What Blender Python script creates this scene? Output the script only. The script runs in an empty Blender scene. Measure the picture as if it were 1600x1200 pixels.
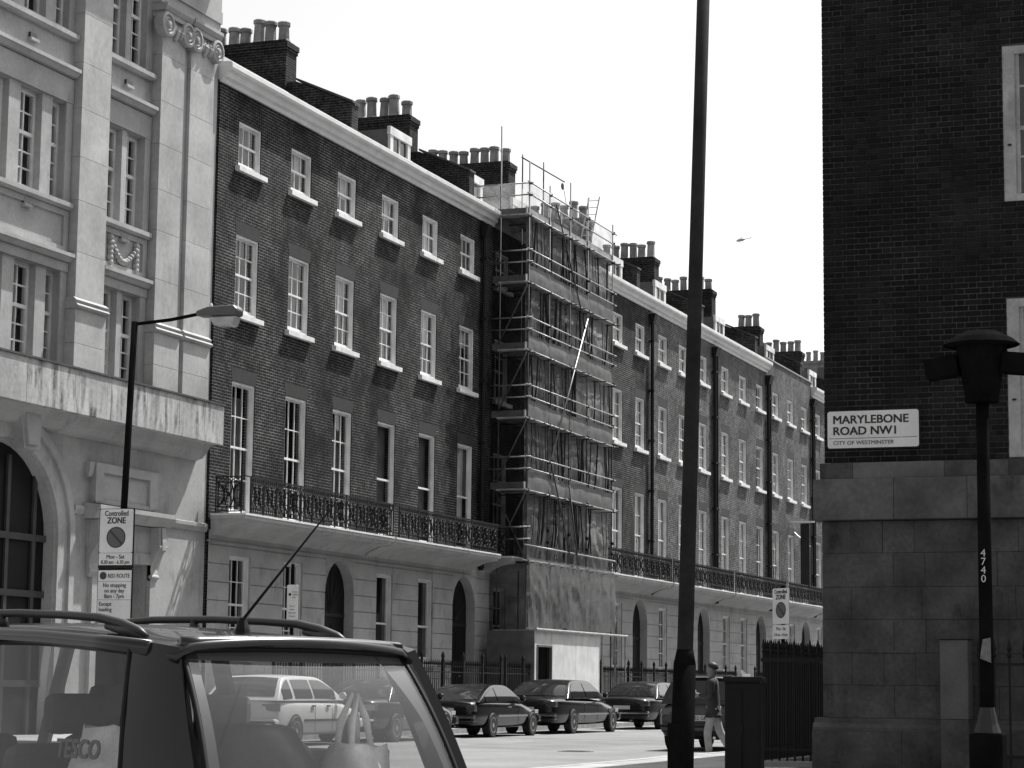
import bpy, bmesh, math, random
from mathutils import Vector, Matrix
random.seed(7)
R = math.radians
scene = bpy.context.scene
COL = scene.collection

# ------------------------------------------------------------------ camera
F_PX, H = 3550.0, 1.25
pitch, roll, yaw = math.atan(472.4 / F_PX), R(0.62), R(20.6)
Fv = Vector((-math.sin(yaw) * math.cos(pitch), math.cos(yaw) * math.cos(pitch), math.sin(pitch)))
Rv = Vector((math.cos(yaw), math.sin(yaw), 0))
Uv = Rv.cross(Fv)
rr = Rv * math.cos(roll) + Uv * math.sin(roll)
uu = Uv * math.cos(roll) - Rv * math.sin(roll)
cam_data = bpy.data.cameras.new('camera')
cam_data.sensor_width = 36
cam_data.lens = F_PX / 1600 * 36
cam_data.clip_start, cam_data.clip_end = 0.1, 3000
cam = bpy.data.objects.new('camera', cam_data)
COL.objects.link(cam)
m = Matrix.Identity(4)
for i in range(3):
    m[i][0], m[i][1], m[i][2] = rr[i], uu[i], -Fv[i]
m[2][3] = H
cam.matrix_world = m
scene.camera = cam

# ------------------------------------------------------------------ sky, sun, exposure (monochrome photograph)
SUN = Vector((1.0, 2.6, 4.6)).normalized()
w = bpy.data.worlds.new('World')
scene.world = w
w.use_nodes = True
nt = w.node_tree
sky = nt.nodes.new('ShaderNodeTexSky')
sky.sky_type = 'NISHITA'
sky.sun_disc = False
sky.sun_elevation = math.asin(SUN.z)
sky.sun_rotation = math.atan2(SUN.x, SUN.y)
sky.air_density, sky.dust_density = 1.0, 3.0
bw = nt.nodes.new('ShaderNodeRGBToBW')
bg = nt.nodes['Background']
bg.inputs['Strength'].default_value = 0.15
nt.links.new(sky.outputs[0], bw.inputs[0])
nt.links.new(bw.outputs[0], bg.inputs['Color'])
sd = bpy.data.lights.new('sun', 'SUN')
sd.energy, sd.angle, sd.color = 5.0, R(0.5), (1, 0.995, 0.985)
sun = bpy.data.objects.new('sun', sd)
COL.objects.link(sun)
sun.rotation_euler = (-SUN).to_track_quat('-Z', 'Y').to_euler()
sun.location = (0, 0, 60)
scene.view_settings.view_transform = 'Standard'
scene.view_settings.look = 'None'
scene.view_settings.gamma = 1
scene.view_settings.use_curve_mapping = False
scene.view_settings.exposure = 0.68
scene.render.engine = 'CYCLES'
scene.cycles.max_bounces = 5
scene.cycles.diffuse_bounces = 3
scene.cycles.glossy_bounces = 3
scene.cycles.transparent_max_bounces = 14
scene.cycles.caustics_reflective = scene.cycles.caustics_refractive = False

# ------------------------------------------------------------------ materials
MATS = {}
def mat(name, c, rough=0.7, var=0.25, scale=2.0, bump=0.0, bscale=60.0, metal=0.0, spec=0.5, streak=0.0, objrand=0.0, coat=0.0):
    if name in MATS: return MATS[name]
    M = bpy.data.materials.new(name); M.use_nodes = True
    N, L = M.node_tree.nodes, M.node_tree.links
    b = N['Principled BSDF']
    b.inputs['Roughness'].default_value = rough
    b.inputs['Metallic'].default_value = metal
    b.inputs['Specular IOR Level'].default_value = spec
    b.inputs['Coat Weight'].default_value = coat
    geo = N.new('ShaderNodeNewGeometry')
    fac = None
    def mul(a, bb):
        n = N.new('ShaderNodeMath'); n.operation = 'MULTIPLY'
        for i, v in enumerate((a, bb)):
            if isinstance(v, (int, float)): n.inputs[i].default_value = v
            else: L.new(v, n.inputs[i])
        return n.outputs[0]
    def ramp(src, lo, hi, a=0.3, z=0.7):
        n = N.new('ShaderNodeMapRange'); L.new(src, n.inputs[0])
        n.inputs[1].default_value, n.inputs[2].default_value = a, z
        n.inputs[3].default_value, n.inputs[4].default_value = lo, hi
        return n.outputs[0]
    val = c
    if var:
        n1 = N.new('ShaderNodeTexNoise'); n1.inputs['Scale'].default_value = scale; n1.inputs['Detail'].default_value = 5
        L.new(geo.outputs['Position'], n1.inputs['Vector'])
        n2 = N.new('ShaderNodeTexNoise'); n2.inputs['Scale'].default_value = scale * 11; n2.inputs['Detail'].default_value = 3
        L.new(geo.outputs['Position'], n2.inputs['Vector'])
        val = mul(mul(ramp(n1.outputs[0], 1 - var, 1 + var), c), ramp(n2.outputs[0], 1 - var * .45, 1 + var * .45))
    if streak:
        mp = N.new('ShaderNodeMapping'); mp.inputs['Scale'].default_value = (5, 5, 0.9)
        L.new(geo.outputs['Position'], mp.inputs[0])
        n3 = N.new('ShaderNodeTexNoise'); n3.inputs['Scale'].default_value = 1.2; n3.inputs['Detail'].default_value = 6
        L.new(mp.outputs[0], n3.inputs['Vector'])
        n5 = N.new('ShaderNodeTexNoise'); n5.inputs['Scale'].default_value = .9; n5.inputs['Detail'].default_value = 7; n5.inputs['Roughness'].default_value = .7
        L.new(geo.outputs['Position'], n5.inputs['Vector'])
        sm = mul(ramp(n3.outputs[0], 0.0, 1.0, .42, .62), ramp(n5.outputs[0], 0.0, streak, .50 - .07 * (streak > .8), .66 - .06 * (streak > .8)))
        iv = N.new('ShaderNodeMath'); iv.operation = 'SUBTRACT'; iv.inputs[0].default_value = 1; L.new(sm, iv.inputs[1])
        val = mul(val, iv.outputs[0])
    if objrand:
        oi = N.new('ShaderNodeObjectInfo')
        val = mul(val, ramp(oi.outputs['Random'], 1 - objrand, 1 + objrand, 0, 1))
    if isinstance(val, (int, float)):
        b.inputs['Base Color'].default_value = (c, c, c, 1)
    else:
        cb = N.new('ShaderNodeCombineColor')
        for i in range(3): L.new(val, cb.inputs[i])
        L.new(cb.outputs[0], b.inputs['Base Color'])
    if bump:
        nb = N.new('ShaderNodeTexNoise'); nb.inputs['Scale'].default_value = bscale; nb.inputs['Detail'].default_value = 4
        L.new(geo.outputs['Position'], nb.inputs['Vector'])
        bp = N.new('ShaderNodeBump'); bp.inputs['Strength'].default_value = bump; bp.inputs['Distance'].default_value = 0.02
        L.new(nb.outputs[0], bp.inputs['Height']); L.new(bp.outputs[0], b.inputs['Normal'])
    MATS[name] = M
    return M

def brick_mat(name, axes, c1, c2, mortar, bw_=0.235, bh=0.078, msize=0.007, dirt=0.4):
    """Running courses of brick too small in the picture to be laid one by one."""
    M = bpy.data.materials.new(name); M.use_nodes = True
    N, L = M.node_tree.nodes, M.node_tree.links
    b = N['Principled BSDF']; b.inputs['Roughness'].default_value = .9; b.inputs['Specular IOR Level'].default_value = .15
    geo = N.new('ShaderNodeNewGeometry'); sp = N.new('ShaderNodeSeparateXYZ'); L.new(geo.outputs['Position'], sp.inputs[0])
    cx = N.new('ShaderNodeCombineXYZ'); L.new(sp.outputs[axes[0]], cx.inputs[0]); L.new(sp.outputs[axes[1]], cx.inputs[1])
    br = N.new('ShaderNodeTexBrick'); L.new(cx.outputs[0], br.inputs['Vector'])
    br.inputs['Scale'].default_value = 1
    br.inputs['Brick Width'].default_value = bw_; br.inputs['Row Height'].default_value = bh
    br.inputs['Mortar Size'].default_value = msize; br.inputs['Mortar Smooth'].default_value = .1
    br.inputs['Color1'].default_value = (c1,) * 3 + (1,); br.inputs['Color2'].default_value = (c2,) * 3 + (1,)
    br.inputs['Mortar'].default_value = (mortar,) * 3 + (1,)
    n1 = N.new('ShaderNodeTexNoise'); n1.inputs['Scale'].default_value = .55; n1.inputs['Detail'].default_value = 7
    L.new(geo.outputs['Position'], n1.inputs['Vector'])
    n2 = N.new('ShaderNodeTexNoise'); n2.inputs['Scale'].default_value = 9; n2.inputs['Detail'].default_value = 4
    L.new(geo.outputs['Position'], n2.inputs['Vector'])
    def mr(s, lo, hi, a=.3, z=.7):
        n = N.new('ShaderNodeMapRange'); L.new(s, n.inputs[0])
        n.inputs[1].default_value, n.inputs[2].default_value, n.inputs[3].default_value, n.inputs[4].default_value = a, z, lo, hi
        return n.outputs[0]
    mm = N.new('ShaderNodeMath'); mm.operation = 'MULTIPLY'
    L.new(mr(n1.outputs[0], 1 - dirt, 1 + dirt), mm.inputs[0]); L.new(mr(n2.outputs[0], .45, 1.55), mm.inputs[1])
    zz = N.new('ShaderNodeMath'); zz.operation = 'DIVIDE'; L.new(sp.outputs[axes[1]], zz.inputs[0]); zz.inputs[1].default_value = bh
    fz = N.new('ShaderNodeMath'); fz.operation = 'FRACT'; L.new(zz.outputs[0], fz.inputs[0])
    lt = N.new('ShaderNodeMapRange'); L.new(fz.outputs[0], lt.inputs[0]); lt.inputs[1].default_value, lt.inputs[2].default_value, lt.inputs[3].default_value, lt.inputs[4].default_value = .16, .30, 1, 0
    n4 = N.new('ShaderNodeTexNoise'); n4.inputs['Scale'].default_value = 2.2; n4.inputs['Detail'].default_value = 5; L.new(geo.outputs['Position'], n4.inputs['Vector'])
    jm = N.new('ShaderNodeMath'); jm.operation = 'MULTIPLY'; L.new(lt.outputs[0], jm.inputs[0]); L.new(mr(n4.outputs[0], .15, 1.0, .35, .6), jm.inputs[1])
    bj = N.new('ShaderNodeMixRGB'); L.new(jm.outputs[0], bj.inputs[0]); L.new(br.outputs['Color'], bj.inputs[1]); bj.inputs[2].default_value = (mortar * 1.15,) * 3 + (1,)
    vm = N.new('ShaderNodeVectorMath'); vm.operation = 'SCALE'
    L.new(bj.outputs[0], vm.inputs[0]); L.new(mm.outputs[0], vm.inputs['Scale'])
    L.new(vm.outputs[0], b.inputs['Base Color'])
    bp = N.new('ShaderNodeBump'); bp.inputs['Strength'].default_value = .5; bp.inputs['Distance'].default_value = .012
    inv = N.new('ShaderNodeMath'); inv.operation = 'SUBTRACT'; inv.inputs[0].default_value = 1; L.new(br.outputs['Fac'], inv.inputs[1])
    L.new(inv.outputs[0], bp.inputs['Height']); L.new(bp.outputs[0], b.inputs['Normal'])
    MATS[name] = M
    return M

def glass_mat(name, tint=1.0, refl=1.0, rough=0.0, dirt=0.0):
    M = bpy.data.materials.new(name); M.use_nodes = True
    N, L = M.node_tree.nodes, M.node_tree.links
    N.remove(N['Principled BSDF']); out = N['Material Output']
    tr = N.new('ShaderNodeBsdfTransparent'); tr.inputs[0].default_value = (tint,) * 3 + (1,)
    gl = N.new('ShaderNodeBsdfGlossy'); gl.inputs['Roughness'].default_value = rough; gl.inputs[0].default_value = (refl,) * 3 + (1,)
    g0 = N.new('ShaderNodeNewGeometry'); dt = N.new('ShaderNodeVectorMath'); dt.operation = 'DOT_PRODUCT'
    L.new(g0.outputs['Incoming'], dt.inputs[0]); L.new(g0.outputs['Normal'], dt.inputs[1])
    def M_(op, a, b_=None):
        q = N.new('ShaderNodeMath'); q.operation = op; L.new(a, q.inputs[0])
        if b_ is not None: q.inputs[1].default_value = b_
        return q.outputs[0]
    one = N.new('ShaderNodeMath'); one.operation = 'SUBTRACT'; one.inputs[0].default_value = 1; L.new(M_('ABSOLUTE', dt.outputs['Value']), one.inputs[1])
    fr = N.new('ShaderNodeMath'); fr.operation = 'MULTIPLY_ADD'; L.new(M_('POWER', one.outputs[0], 5.0), fr.inputs[0]); fr.inputs[1].default_value, fr.inputs[2].default_value = .75, .05
    n = N.new('ShaderNodeTexNoise'); n.inputs['Scale'].default_value = .9; geo = N.new('ShaderNodeNewGeometry'); L.new(geo.outputs['Position'], n.inputs['Vector'])
    bp = N.new('ShaderNodeBump'); bp.inputs['Strength'].default_value = .12; bp.inputs['Distance'].default_value = .05
    L.new(n.outputs[0], bp.inputs['Height']); L.new(bp.outputs[0], gl.inputs['Normal'])
    mx = N.new('ShaderNodeMixShader'); L.new(fr.outputs[0], mx.inputs[0]); L.new(tr.outputs[0], mx.inputs[1]); L.new(gl.outputs[0], mx.inputs[2])
    last = mx
    if dirt:
        df = N.new('ShaderNodeBsdfDiffuse'); df.inputs[0].default_value = (.6, .6, .6, 1)
        m2 = N.new('ShaderNodeMixShader'); m2.inputs[0].default_value = dirt
        L.new(mx.outputs[0], m2.inputs[1]); L.new(df.outputs[0], m2.inputs[2]); last = m2
    L.new(last.outputs[0], out.inputs[0])
    MATS[name] = M
    return M

def net_mat(name, col, transp, trans, scale=1.6):
    """woven sheeting: part open weave, part translucent cloth"""
    M = bpy.data.materials.new(name); M.use_nodes = True
    N, L = M.node_tree.nodes, M.node_tree.links
    N.remove(N['Principled BSDF']); out = N['Material Output']
    df = N.new('ShaderNodeBsdfDiffuse'); df.inputs[0].default_value = (col,) * 3 + (1,)
    tl = N.new('ShaderNodeBsdfTranslucent'); tl.inputs[0].default_value = (trans,) * 3 + (1,)
    ad = N.new('ShaderNodeMixShader'); ad.inputs[0].default_value = .45; L.new(df.outputs[0], ad.inputs[1]); L.new(tl.outputs[0], ad.inputs[2])
    tr = N.new('ShaderNodeBsdfTransparent')
    geo = N.new('ShaderNodeNewGeometry'); n = N.new('ShaderNodeTexNoise'); n.inputs['Scale'].default_value = scale; n.inputs['Detail'].default_value = 6
    L.new(geo.outputs['Position'], n.inputs['Vector'])
    mr = N.new('ShaderNodeMapRange'); L.new(n.outputs[0], mr.inputs[0])
    mr.inputs[1].default_value, mr.inputs[2].default_value = .3, .7
    mr.inputs[3].default_value, mr.inputs[4].default_value = max(0, transp - .18), min(1, transp + .18)
    mx = N.new('ShaderNodeMixShader'); L.new(mr.outputs[0], mx.inputs[0]); L.new(ad.outputs[0], mx.inputs[1]); L.new(tr.outputs[0], mx.inputs[2])
    L.new(mx.outputs[0], out.inputs[0])
    MATS[name] = M
    return M

stone = mat('portland_stone', .35, .85, .16, 1.1, .2, 30, streak=.3)
stone_dirty = mat('stained_stone', .40, .85, .3, .9, .15, 40, streak=.85)
stone_block_m = mat('ashlar_stone', .37, .85, .2, .8, .15, 30, objrand=.07, streak=.2)
stucco = mat('painted_stucco', .37, .8, .14, 1.1, .1, 40, streak=.4)
white = mat('white_paint', .72, .5, .12, 3, streak=.3)
white_dull = mat('weathered_white_paint', .66, .6, .2, 2, streak=.25)
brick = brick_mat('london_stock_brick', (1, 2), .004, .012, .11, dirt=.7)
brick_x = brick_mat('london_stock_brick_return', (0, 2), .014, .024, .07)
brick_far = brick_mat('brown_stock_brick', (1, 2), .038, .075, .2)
gauged = mat('rubbed_brick', .017, .9, .3, 4, .2, 40)
slate = mat('slate', .04, .6, .3, 3, .1, 20)
lead = mat('lead', .12, .55, .25, 2)
black_iron = mat('black_iron', .010, .6, .3, 8, spec=.25)
black_plastic = mat('black_plastic', .008, .6, .2, 4, spec=.2)
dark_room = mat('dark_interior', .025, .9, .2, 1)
curtain = mat('curtain', .12, .9, .3, 3)
blind_and_glare = mat('blind_and_glare_white', .62, .9, .1, 2)  # roller blinds, and pale sheets standing in for reflections in the panes
clay = mat('chimney_pot_clay', .26, .85, .3, 3, .1, 30, objrand=.2)
asphalt = mat('asphalt', .15, .9, .22, .5, .25, 90)
paving = mat('paving_slab', .27, .85, .18, .8, .2, 60)
kerbstone = mat('granite_kerb', .3, .8, .25, 4, .2, 60)
glass = glass_mat('window_glass', .8, 1.0)
car_glass = glass_mat('car_glass', .62, 1.0)
estate_glass = glass_mat('tailgate_glass', .78, 1.0, dirt=.03)
steel = mat('galvanised_tube', .3, .45, .3, 6, metal=.6)
dark_tube = mat('weathered_tube', .07, .6, .4, 5, metal=.3)
board = mat('scaffold_board', .3, .85, .35, 3, .2, 30)
ply = mat('painted_plywood', .62, .8, .14, 2, .05, 20, streak=.2)
net_light = net_mat('light_debris_sheet', .28, .36, .26, 3.4)
net_pale = net_mat('pale_debris_sheet', .36, .24, .34, 3.4)
net_band = net_mat('folded_toe_sheet', .36, .2, .3, 3.4)
net_dark = net_mat('dark_debris_net', .02, .36, .02)
net_fine = net_mat('thin_guard_net', .45, .68, .5)
sign_white = mat('sign_face', .68, .5, .1, 2)
sign_ink = mat('sign_ink', .012, .6, 0)
sign_grey = mat('sign_roundel', .1, .55, .08, 5)
sign_dark = mat('sign_roundel_ring', .035, .55, 0)

# ------------------------------------------------------------------ mesh helpers
class MB:
    def __init__(s): s.v, s.f = [], []
    def add(s, vs, fs):
        o = len(s.v); s.v += [tuple(p) for p in vs]; s.f += [tuple(i + o for i in f) for f in fs]; return s
    def box(s, x0, x1, y0, y1, z0, z1):
        return s.add([(x0,y0,z0),(x1,y0,z0),(x1,y1,z0),(x0,y1,z0),(x0,y0,z1),(x1,y0,z1),(x1,y1,z1),(x0,y1,z1)],
                     [(0,3,2,1),(4,5,6,7),(0,1,5,4),(1,2,6,5),(2,3,7,6),(3,0,4,7)])
    def prism(s, poly, axis, a, b):
        """poly: 2-D outline in the two other axes (in x,y,z order), pushed along axis from a to b"""
        def P(p, t):
            q = list(p); q.insert(axis, t); return tuple(q)
        n = len(poly)
        return s.add([P(p, a) for p in poly] + [P(p, b) for p in poly],
                     [tuple(range(n))[::-1], tuple(range(n, 2 * n))] + [(i, (i + 1) % n, n + (i + 1) % n, n + i) for i in range(n)])
    def tube(s, pts, r, n=8, cap=True):
        pts = [Vector(p) for p in pts]; rs = r if isinstance(r, (list, tuple)) else [r] * len(pts)
        rings = []; up = None
        for i, p in enumerate(pts):
            d = (pts[min(i + 1, len(pts) - 1)] - pts[max(i - 1, 0)]).normalized()
            if up is None: up = Vector((0, 0, 1)) if abs(d.z) < .9 else Vector((1, 0, 0))
            a = d.cross(up).normalized(); b = a.cross(d).normalized(); up = b
            rings.append([p + (a * math.cos(2 * math.pi * k / n) + b * math.sin(2 * math.pi * k / n)) * rs[i] for k in range(n)])
        vs = [q for g in rings for q in g]
        fs = [(i * n + k, i * n + (k + 1) % n, (i + 1) * n + (k + 1) % n, (i + 1) * n + k) for i in range(len(pts) - 1) for k in range(n)]
        if cap: fs += [tuple(range(n))[::-1], tuple(range((len(pts) - 1) * n, len(pts) * n))]
        return s.add(vs, fs)
    def lathe(s, prof, c=(0, 0, 0), n=16, axis=2):
        vs = []
        for r, h in prof:
            for k in range(n):
                a = 2 * math.pi * k / n; q = [r * math.cos(a), r * math.sin(a)]; q.insert(axis, h)
                vs.append((q[0] + c[0], q[1] + c[1], q[2] + c[2]))
        m_ = len(prof)
        fs = [(i * n + k, i * n + (k + 1) % n, (i + 1) * n + (k + 1) % n, (i + 1) * n + k) for i in range(m_ - 1) for k in range(n)]
        fs += [tuple(range(n))[::-1], tuple(range((m_ - 1) * n, m_ * n))]
        return s.add(vs, fs)
    def patch(s, a, b, c, d, nu=8, nv=6, bulge=0.0, thick=0.0):
        """curved four-cornered panel a-b-c-d, bulged along its normal, optional real thickness behind"""
        a, b, c, d = map(Vector, (a, b, c, d)); n = (b - a).cross(d - a).normalized()
        def lay(off):
            g = []
            for j in range(nv + 1):
                for i in range(nu + 1):
                    u, v_ = i / nu, j / nv
                    p = (a * (1 - u) + b * u) * (1 - v_) + (d * (1 - u) + c * u) * v_
                    g.append(p + n * (bulge * 4 * u * (1 - u) * .5 + bulge * 4 * v_ * (1 - v_) * .5 - off))
            return g
        q = [(j * (nu + 1) + i, j * (nu + 1) + i + 1, (j + 1) * (nu + 1) + i + 1, (j + 1) * (nu + 1) + i) for j in range(nv) for i in range(nu)]
        if not thick: return s.add(lay(0), q)
        k = (nu + 1) * (nv + 1)
        fs = q + [tuple(x + k for x in f[::-1]) for f in q]
        rim = [i for i in range(nu + 1)] + [j * (nu + 1) + nu for j in range(1, nv + 1)] + [nv * (nu + 1) + i for i in range(nu - 1, -1, -1)] + [j * (nu + 1) for j in range(nv - 1, 0, -1)]
        fs += [(rim[i], rim[i] + k, rim[(i + 1) % len(rim)] + k, rim[(i + 1) % len(rim)]) for i in range(len(rim))]
        return s.add(lay(0) + lay(thick), fs)
    def mesh(s, name, smooth=False):
        me = bpy.data.meshes.new(name); me.from_pydata(s.v, [], s.f); me.update()
        bm = bmesh.new(); bm.from_mesh(me); bmesh.ops.recalc_face_normals(bm, faces=bm.faces); bm.to_mesh(me); bm.free()
        if smooth:
            for p in me.polygons: p.use_smooth = True
        return me
    def build(s, name, m_, parent=None, smooth=False, bevel=0, loc=None, rot=None):
        me = s.mesh(name, smooth); me.materials.append(m_)
        return link(name, me, parent, loc, rot, bevel)

def link(name, data, parent=None, loc=None, rot=None, bevel=0):
    o = bpy.data.objects.new(name, data); COL.objects.link(o)
    if parent is not None: o.parent = parent
    if loc is not None: o.location = loc
    if rot is not None: o.rotation_euler = rot
    if bevel:
        md = o.modifiers.new('bevel', 'BEVEL'); md.width = bevel; md.segments = 2; md.limit_method = 'ANGLE'
    return o
def smooth_angle(o, ang=40):
    for p in o.data.polygons: p.use_smooth = True
    try: o.data.set_sharp_from_angle(angle=R(ang))
    except Exception: pass
    return o
def tag(o, label, cat, group=None, kind=None):
    o['label'] = label
    if cat: o['category'] = cat
    if group: o['group'] = group
    if kind: o['kind'] = kind
    return o
def thing(name, label, cat, loc=(0, 0, 0), rz=0, group=None):
    return tag(link(name, None, None, loc, (0, 0, rz)), label, cat, group)
def structure(name, mb, m_, **k):
    o = mb.build(name, m_, **k); o['kind'] = 'structure'; return o
def text(body, size, m_, parent, loc, rot=(R(90), 0, 0), bold=0.0, align='LEFT', xs=1.0, ext=.0015, name='lettering'):
    cu = bpy.data.curves.new(name, 'FONT'); cu.body = body; cu.size = size; cu.align_x = align; cu.extrude = ext
    cu.resolution_u = 4
    tmp = bpy.data.objects.new('tmp', cu); COL.objects.link(tmp)
    dg = bpy.context.evaluated_depsgraph_get()
    me = bpy.data.meshes.new_from_object(tmp.evaluated_get(dg))
    bpy.data.objects.remove(tmp); bpy.data.curves.remove(cu)
    if bold:   # thicken the strokes: the same letters laid again a hair to each side
        bm = bmesh.new()
        for k, (dx, dy) in enumerate(((-1, -.6), (1, -.6), (-1, .6), (1, .6))):
            t = me.copy(); t.transform(Matrix.Translation((dx * bold, dy * bold, k * .0003))); bm.from_mesh(t); bpy.data.meshes.remove(t)
        bm.to_mesh(me); bm.free()
    me.materials.clear(); me.materials.append(m_)
    o = link(name, me, parent, loc, rot); o.scale = (xs, 1, 1)
    return o

def wall_with_holes(mb, y0, y1, z0, z1, holes, depth, x=0.0, thick=None):
    """front sheet in the plane X=x with rectangular holes (ya,yb,za,zb) and their reveals going back"""
    ys = sorted({y0, y1} | {h[0] for h in holes} | {h[1] for h in holes}); zs = sorted({z0, z1} | {h[2] for h in holes} | {h[3] for h in holes})
    ys = [v for v in ys if y0 <= v <= y1]; zs = [v for v in zs if z0 <= v <= z1]
    for a, b in zip(ys, ys[1:]):
        for c, d in zip(zs, zs[1:]):
            my, mz = (a + b) / 2, (c + d) / 2
            if any(h[0] < my < h[1] and h[2] < mz < h[3] for h in holes): continue
            mb.add([(x, a, c), (x, b, c), (x, b, d), (x, a, d)], [(0, 1, 2, 3)])
    for a, b, c, d in holes:
        xb = x - depth
        mb.add([(x, a, c), (x, b, c), (x, b, d), (x, a, d), (xb, a, c), (xb, b, c), (xb, b, d), (xb, a, d)],
               [(0, 1, 5, 4), (1, 2, 6, 5), (2, 3, 7, 6), (3, 0, 4, 7)])
    return mb
def arch_top(mb, yc, hw, zs, rise, ztop, depth, x=0.0, n=14):
    """fills the rectangle above a round-headed opening and gives it its curved soffit"""
    pts = [(yc + hw * math.cos(math.pi * k / n), zs + rise * math.sin(math.pi * k / n)) for k in range(n + 1)]
    for (ya, za), (yb, zb) in zip(pts, pts[1:]):
        mb.add([(x, ya, za), (x, yb, zb), (x, yb, ztop), (x, ya, ztop)], [(0, 1, 2, 3)])
        mb.add([(x, ya, za), (x, yb, zb), (x - depth, yb, zb), (x - depth, ya, za)], [(0, 1, 2, 3)])
    return mb

# ================================================================== THE SETTING
structure('ground', MB().add([(-900, -300, -.004), (900, -300, -.004), (900, 1500, -.004), (-900, 1500, -.004)], [(0, 1, 2, 3)]), mat('earth', .12, .9, .3, .5))
structure('road', MB().add([(-120, -40, 0), (60, -40, 0), (60, 24.6, 0), (-10.9, 24.6, 0), (-11.0, 170, 0), (-22.7, 170, 0), (-22.7, 39, 0), (-26, 36, 0), (-120, 36, 0)], [tuple(range(9))]), asphalt)
def slabs(name, x0, x1, y0, y1, sx, sy, z):
    pv = structure(name, MB().box(x0, x1, y0, y1, 0.002, z - .006), mat('paving_joint', .1, .9, .2, 2))
    bl = []
    me = MB().box(0, sx - .012, 0, sy - .012, z - .03, z).mesh('paving_slab'); me.materials.append(mat('paving_slab_one', .27, .85, .18, .8, .15, 60, objrand=.12))
    x = x0
    while x < x1 - .05:
        y = y0 + (0 if int((x - x0) / sx) % 2 == 0 else -sy / 2)
        while y < y1 - .05:
            if y >= y0 - .01 and y + sy <= y1 + .02 and x + sx <= x1 + .02: link('paving_slab', me, pv, (x, y, 0))
            y += sy
        x += sx
    return pv
p_right = slabs('pavement_right', -10.85, -7.3, 29.0, 46.0, .6, .9, .12)
structure('pavement_corner', MB().prism([(-10.85, 28.995), (-10.3, 26.8), (-8.6, 25.2), (-6, 24.5), (30, 24.5), (30, 31.7), (-7.3, 31.7), (-7.3, 28.995)], 2, .002, .12), paving)
structure('crossing_apron', MB().add([(-11.0, 41.0, .005), (-12.4, 41.6, .005), (-11.8, 34, .005), (-11.6, 29, .005), (-11.0, 29, .005)], [(0, 1, 2, 3, 4)]), mat('pale_apron', .24, .85, .15, 1, .2, 60))
structure('pavement_beyond', MB().box(-10.85, -7.3, 46.0, 170, .002, .119), paving)
structure('pavement_left', MB().box(-24.7, -22.85, 38, 170, .002, .12), paving)
structure('pavement_front', MB().prism([(-60, 38), (-24.7, 38), (-24.7, 49), (-60, 49)], 2, .002, .12), paving)
kb = structure('kerb_right', MB().box(-11.0, -10.85, 29, 120, .002, .1), kerbstone)
kb2 = structure('kerb_left', MB().box(-22.85, -22.7, 38, 170, .002, .1), kerbstone)
kme = MB().box(-.152, .0, 0, .985, .0, .122).mesh('kerb_stone'); kme.materials.append(kerbstone)
for k in range(36): link('kerb_stone', kme, kb, (-10.848, 29 + k, .004))
for k in range(40): link('kerb_stone', kme, kb2, (-22.698, 42 + k, .004))
structure('road_patch', MB().add([(-18.2, 43.5, .0015), (-15.4, 43.2, .0015), (-15.2, 51.5, .0015), (-17.9, 51.2, .0015)], [(0, 1, 2, 3)]), mat('asphalt_patch', .125, .9, .2, .9, .3, 90))
structure('trench_scar', MB().add([(-22.6, 52.3, .0016), (-11.2, 52.0, .0016), (-11.2, 52.7, .0016), (-22.6, 53.1, .0016)], [(0, 1, 2, 3)]), mat('trench_fill', .105, .9, .25, 2, .3, 90))
mc = thing('manhole_cover', 'round dark iron manhole cover set in the road', 'manhole cover', (-14.6, 42.6, 0))
MB().lathe([(.36, 0), (.36, .006), (.33, .008), (.0, .008)], n=24).build('iron_ring', mat('worn_iron', .05, .5, .3, 9), mc)
for k in range(5): MB().box(-.22, .22, -.2 + k * .1 - .012, -.2 + k * .1 + .012, .008, .013).build('tread_bar', mat('worn_iron', .05), mc)
# painted lines at the kerbs
structure('parking_line', MB().box(-20.55, -20.45, 40, 120, .004, .006), mat('worn_road_paint', .5, .8, .45, 9))
structure('yellow_line', MB().box(-11.45, -11.35, 46, 120, .004, .006), mat('worn_road_paint', .5))

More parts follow.
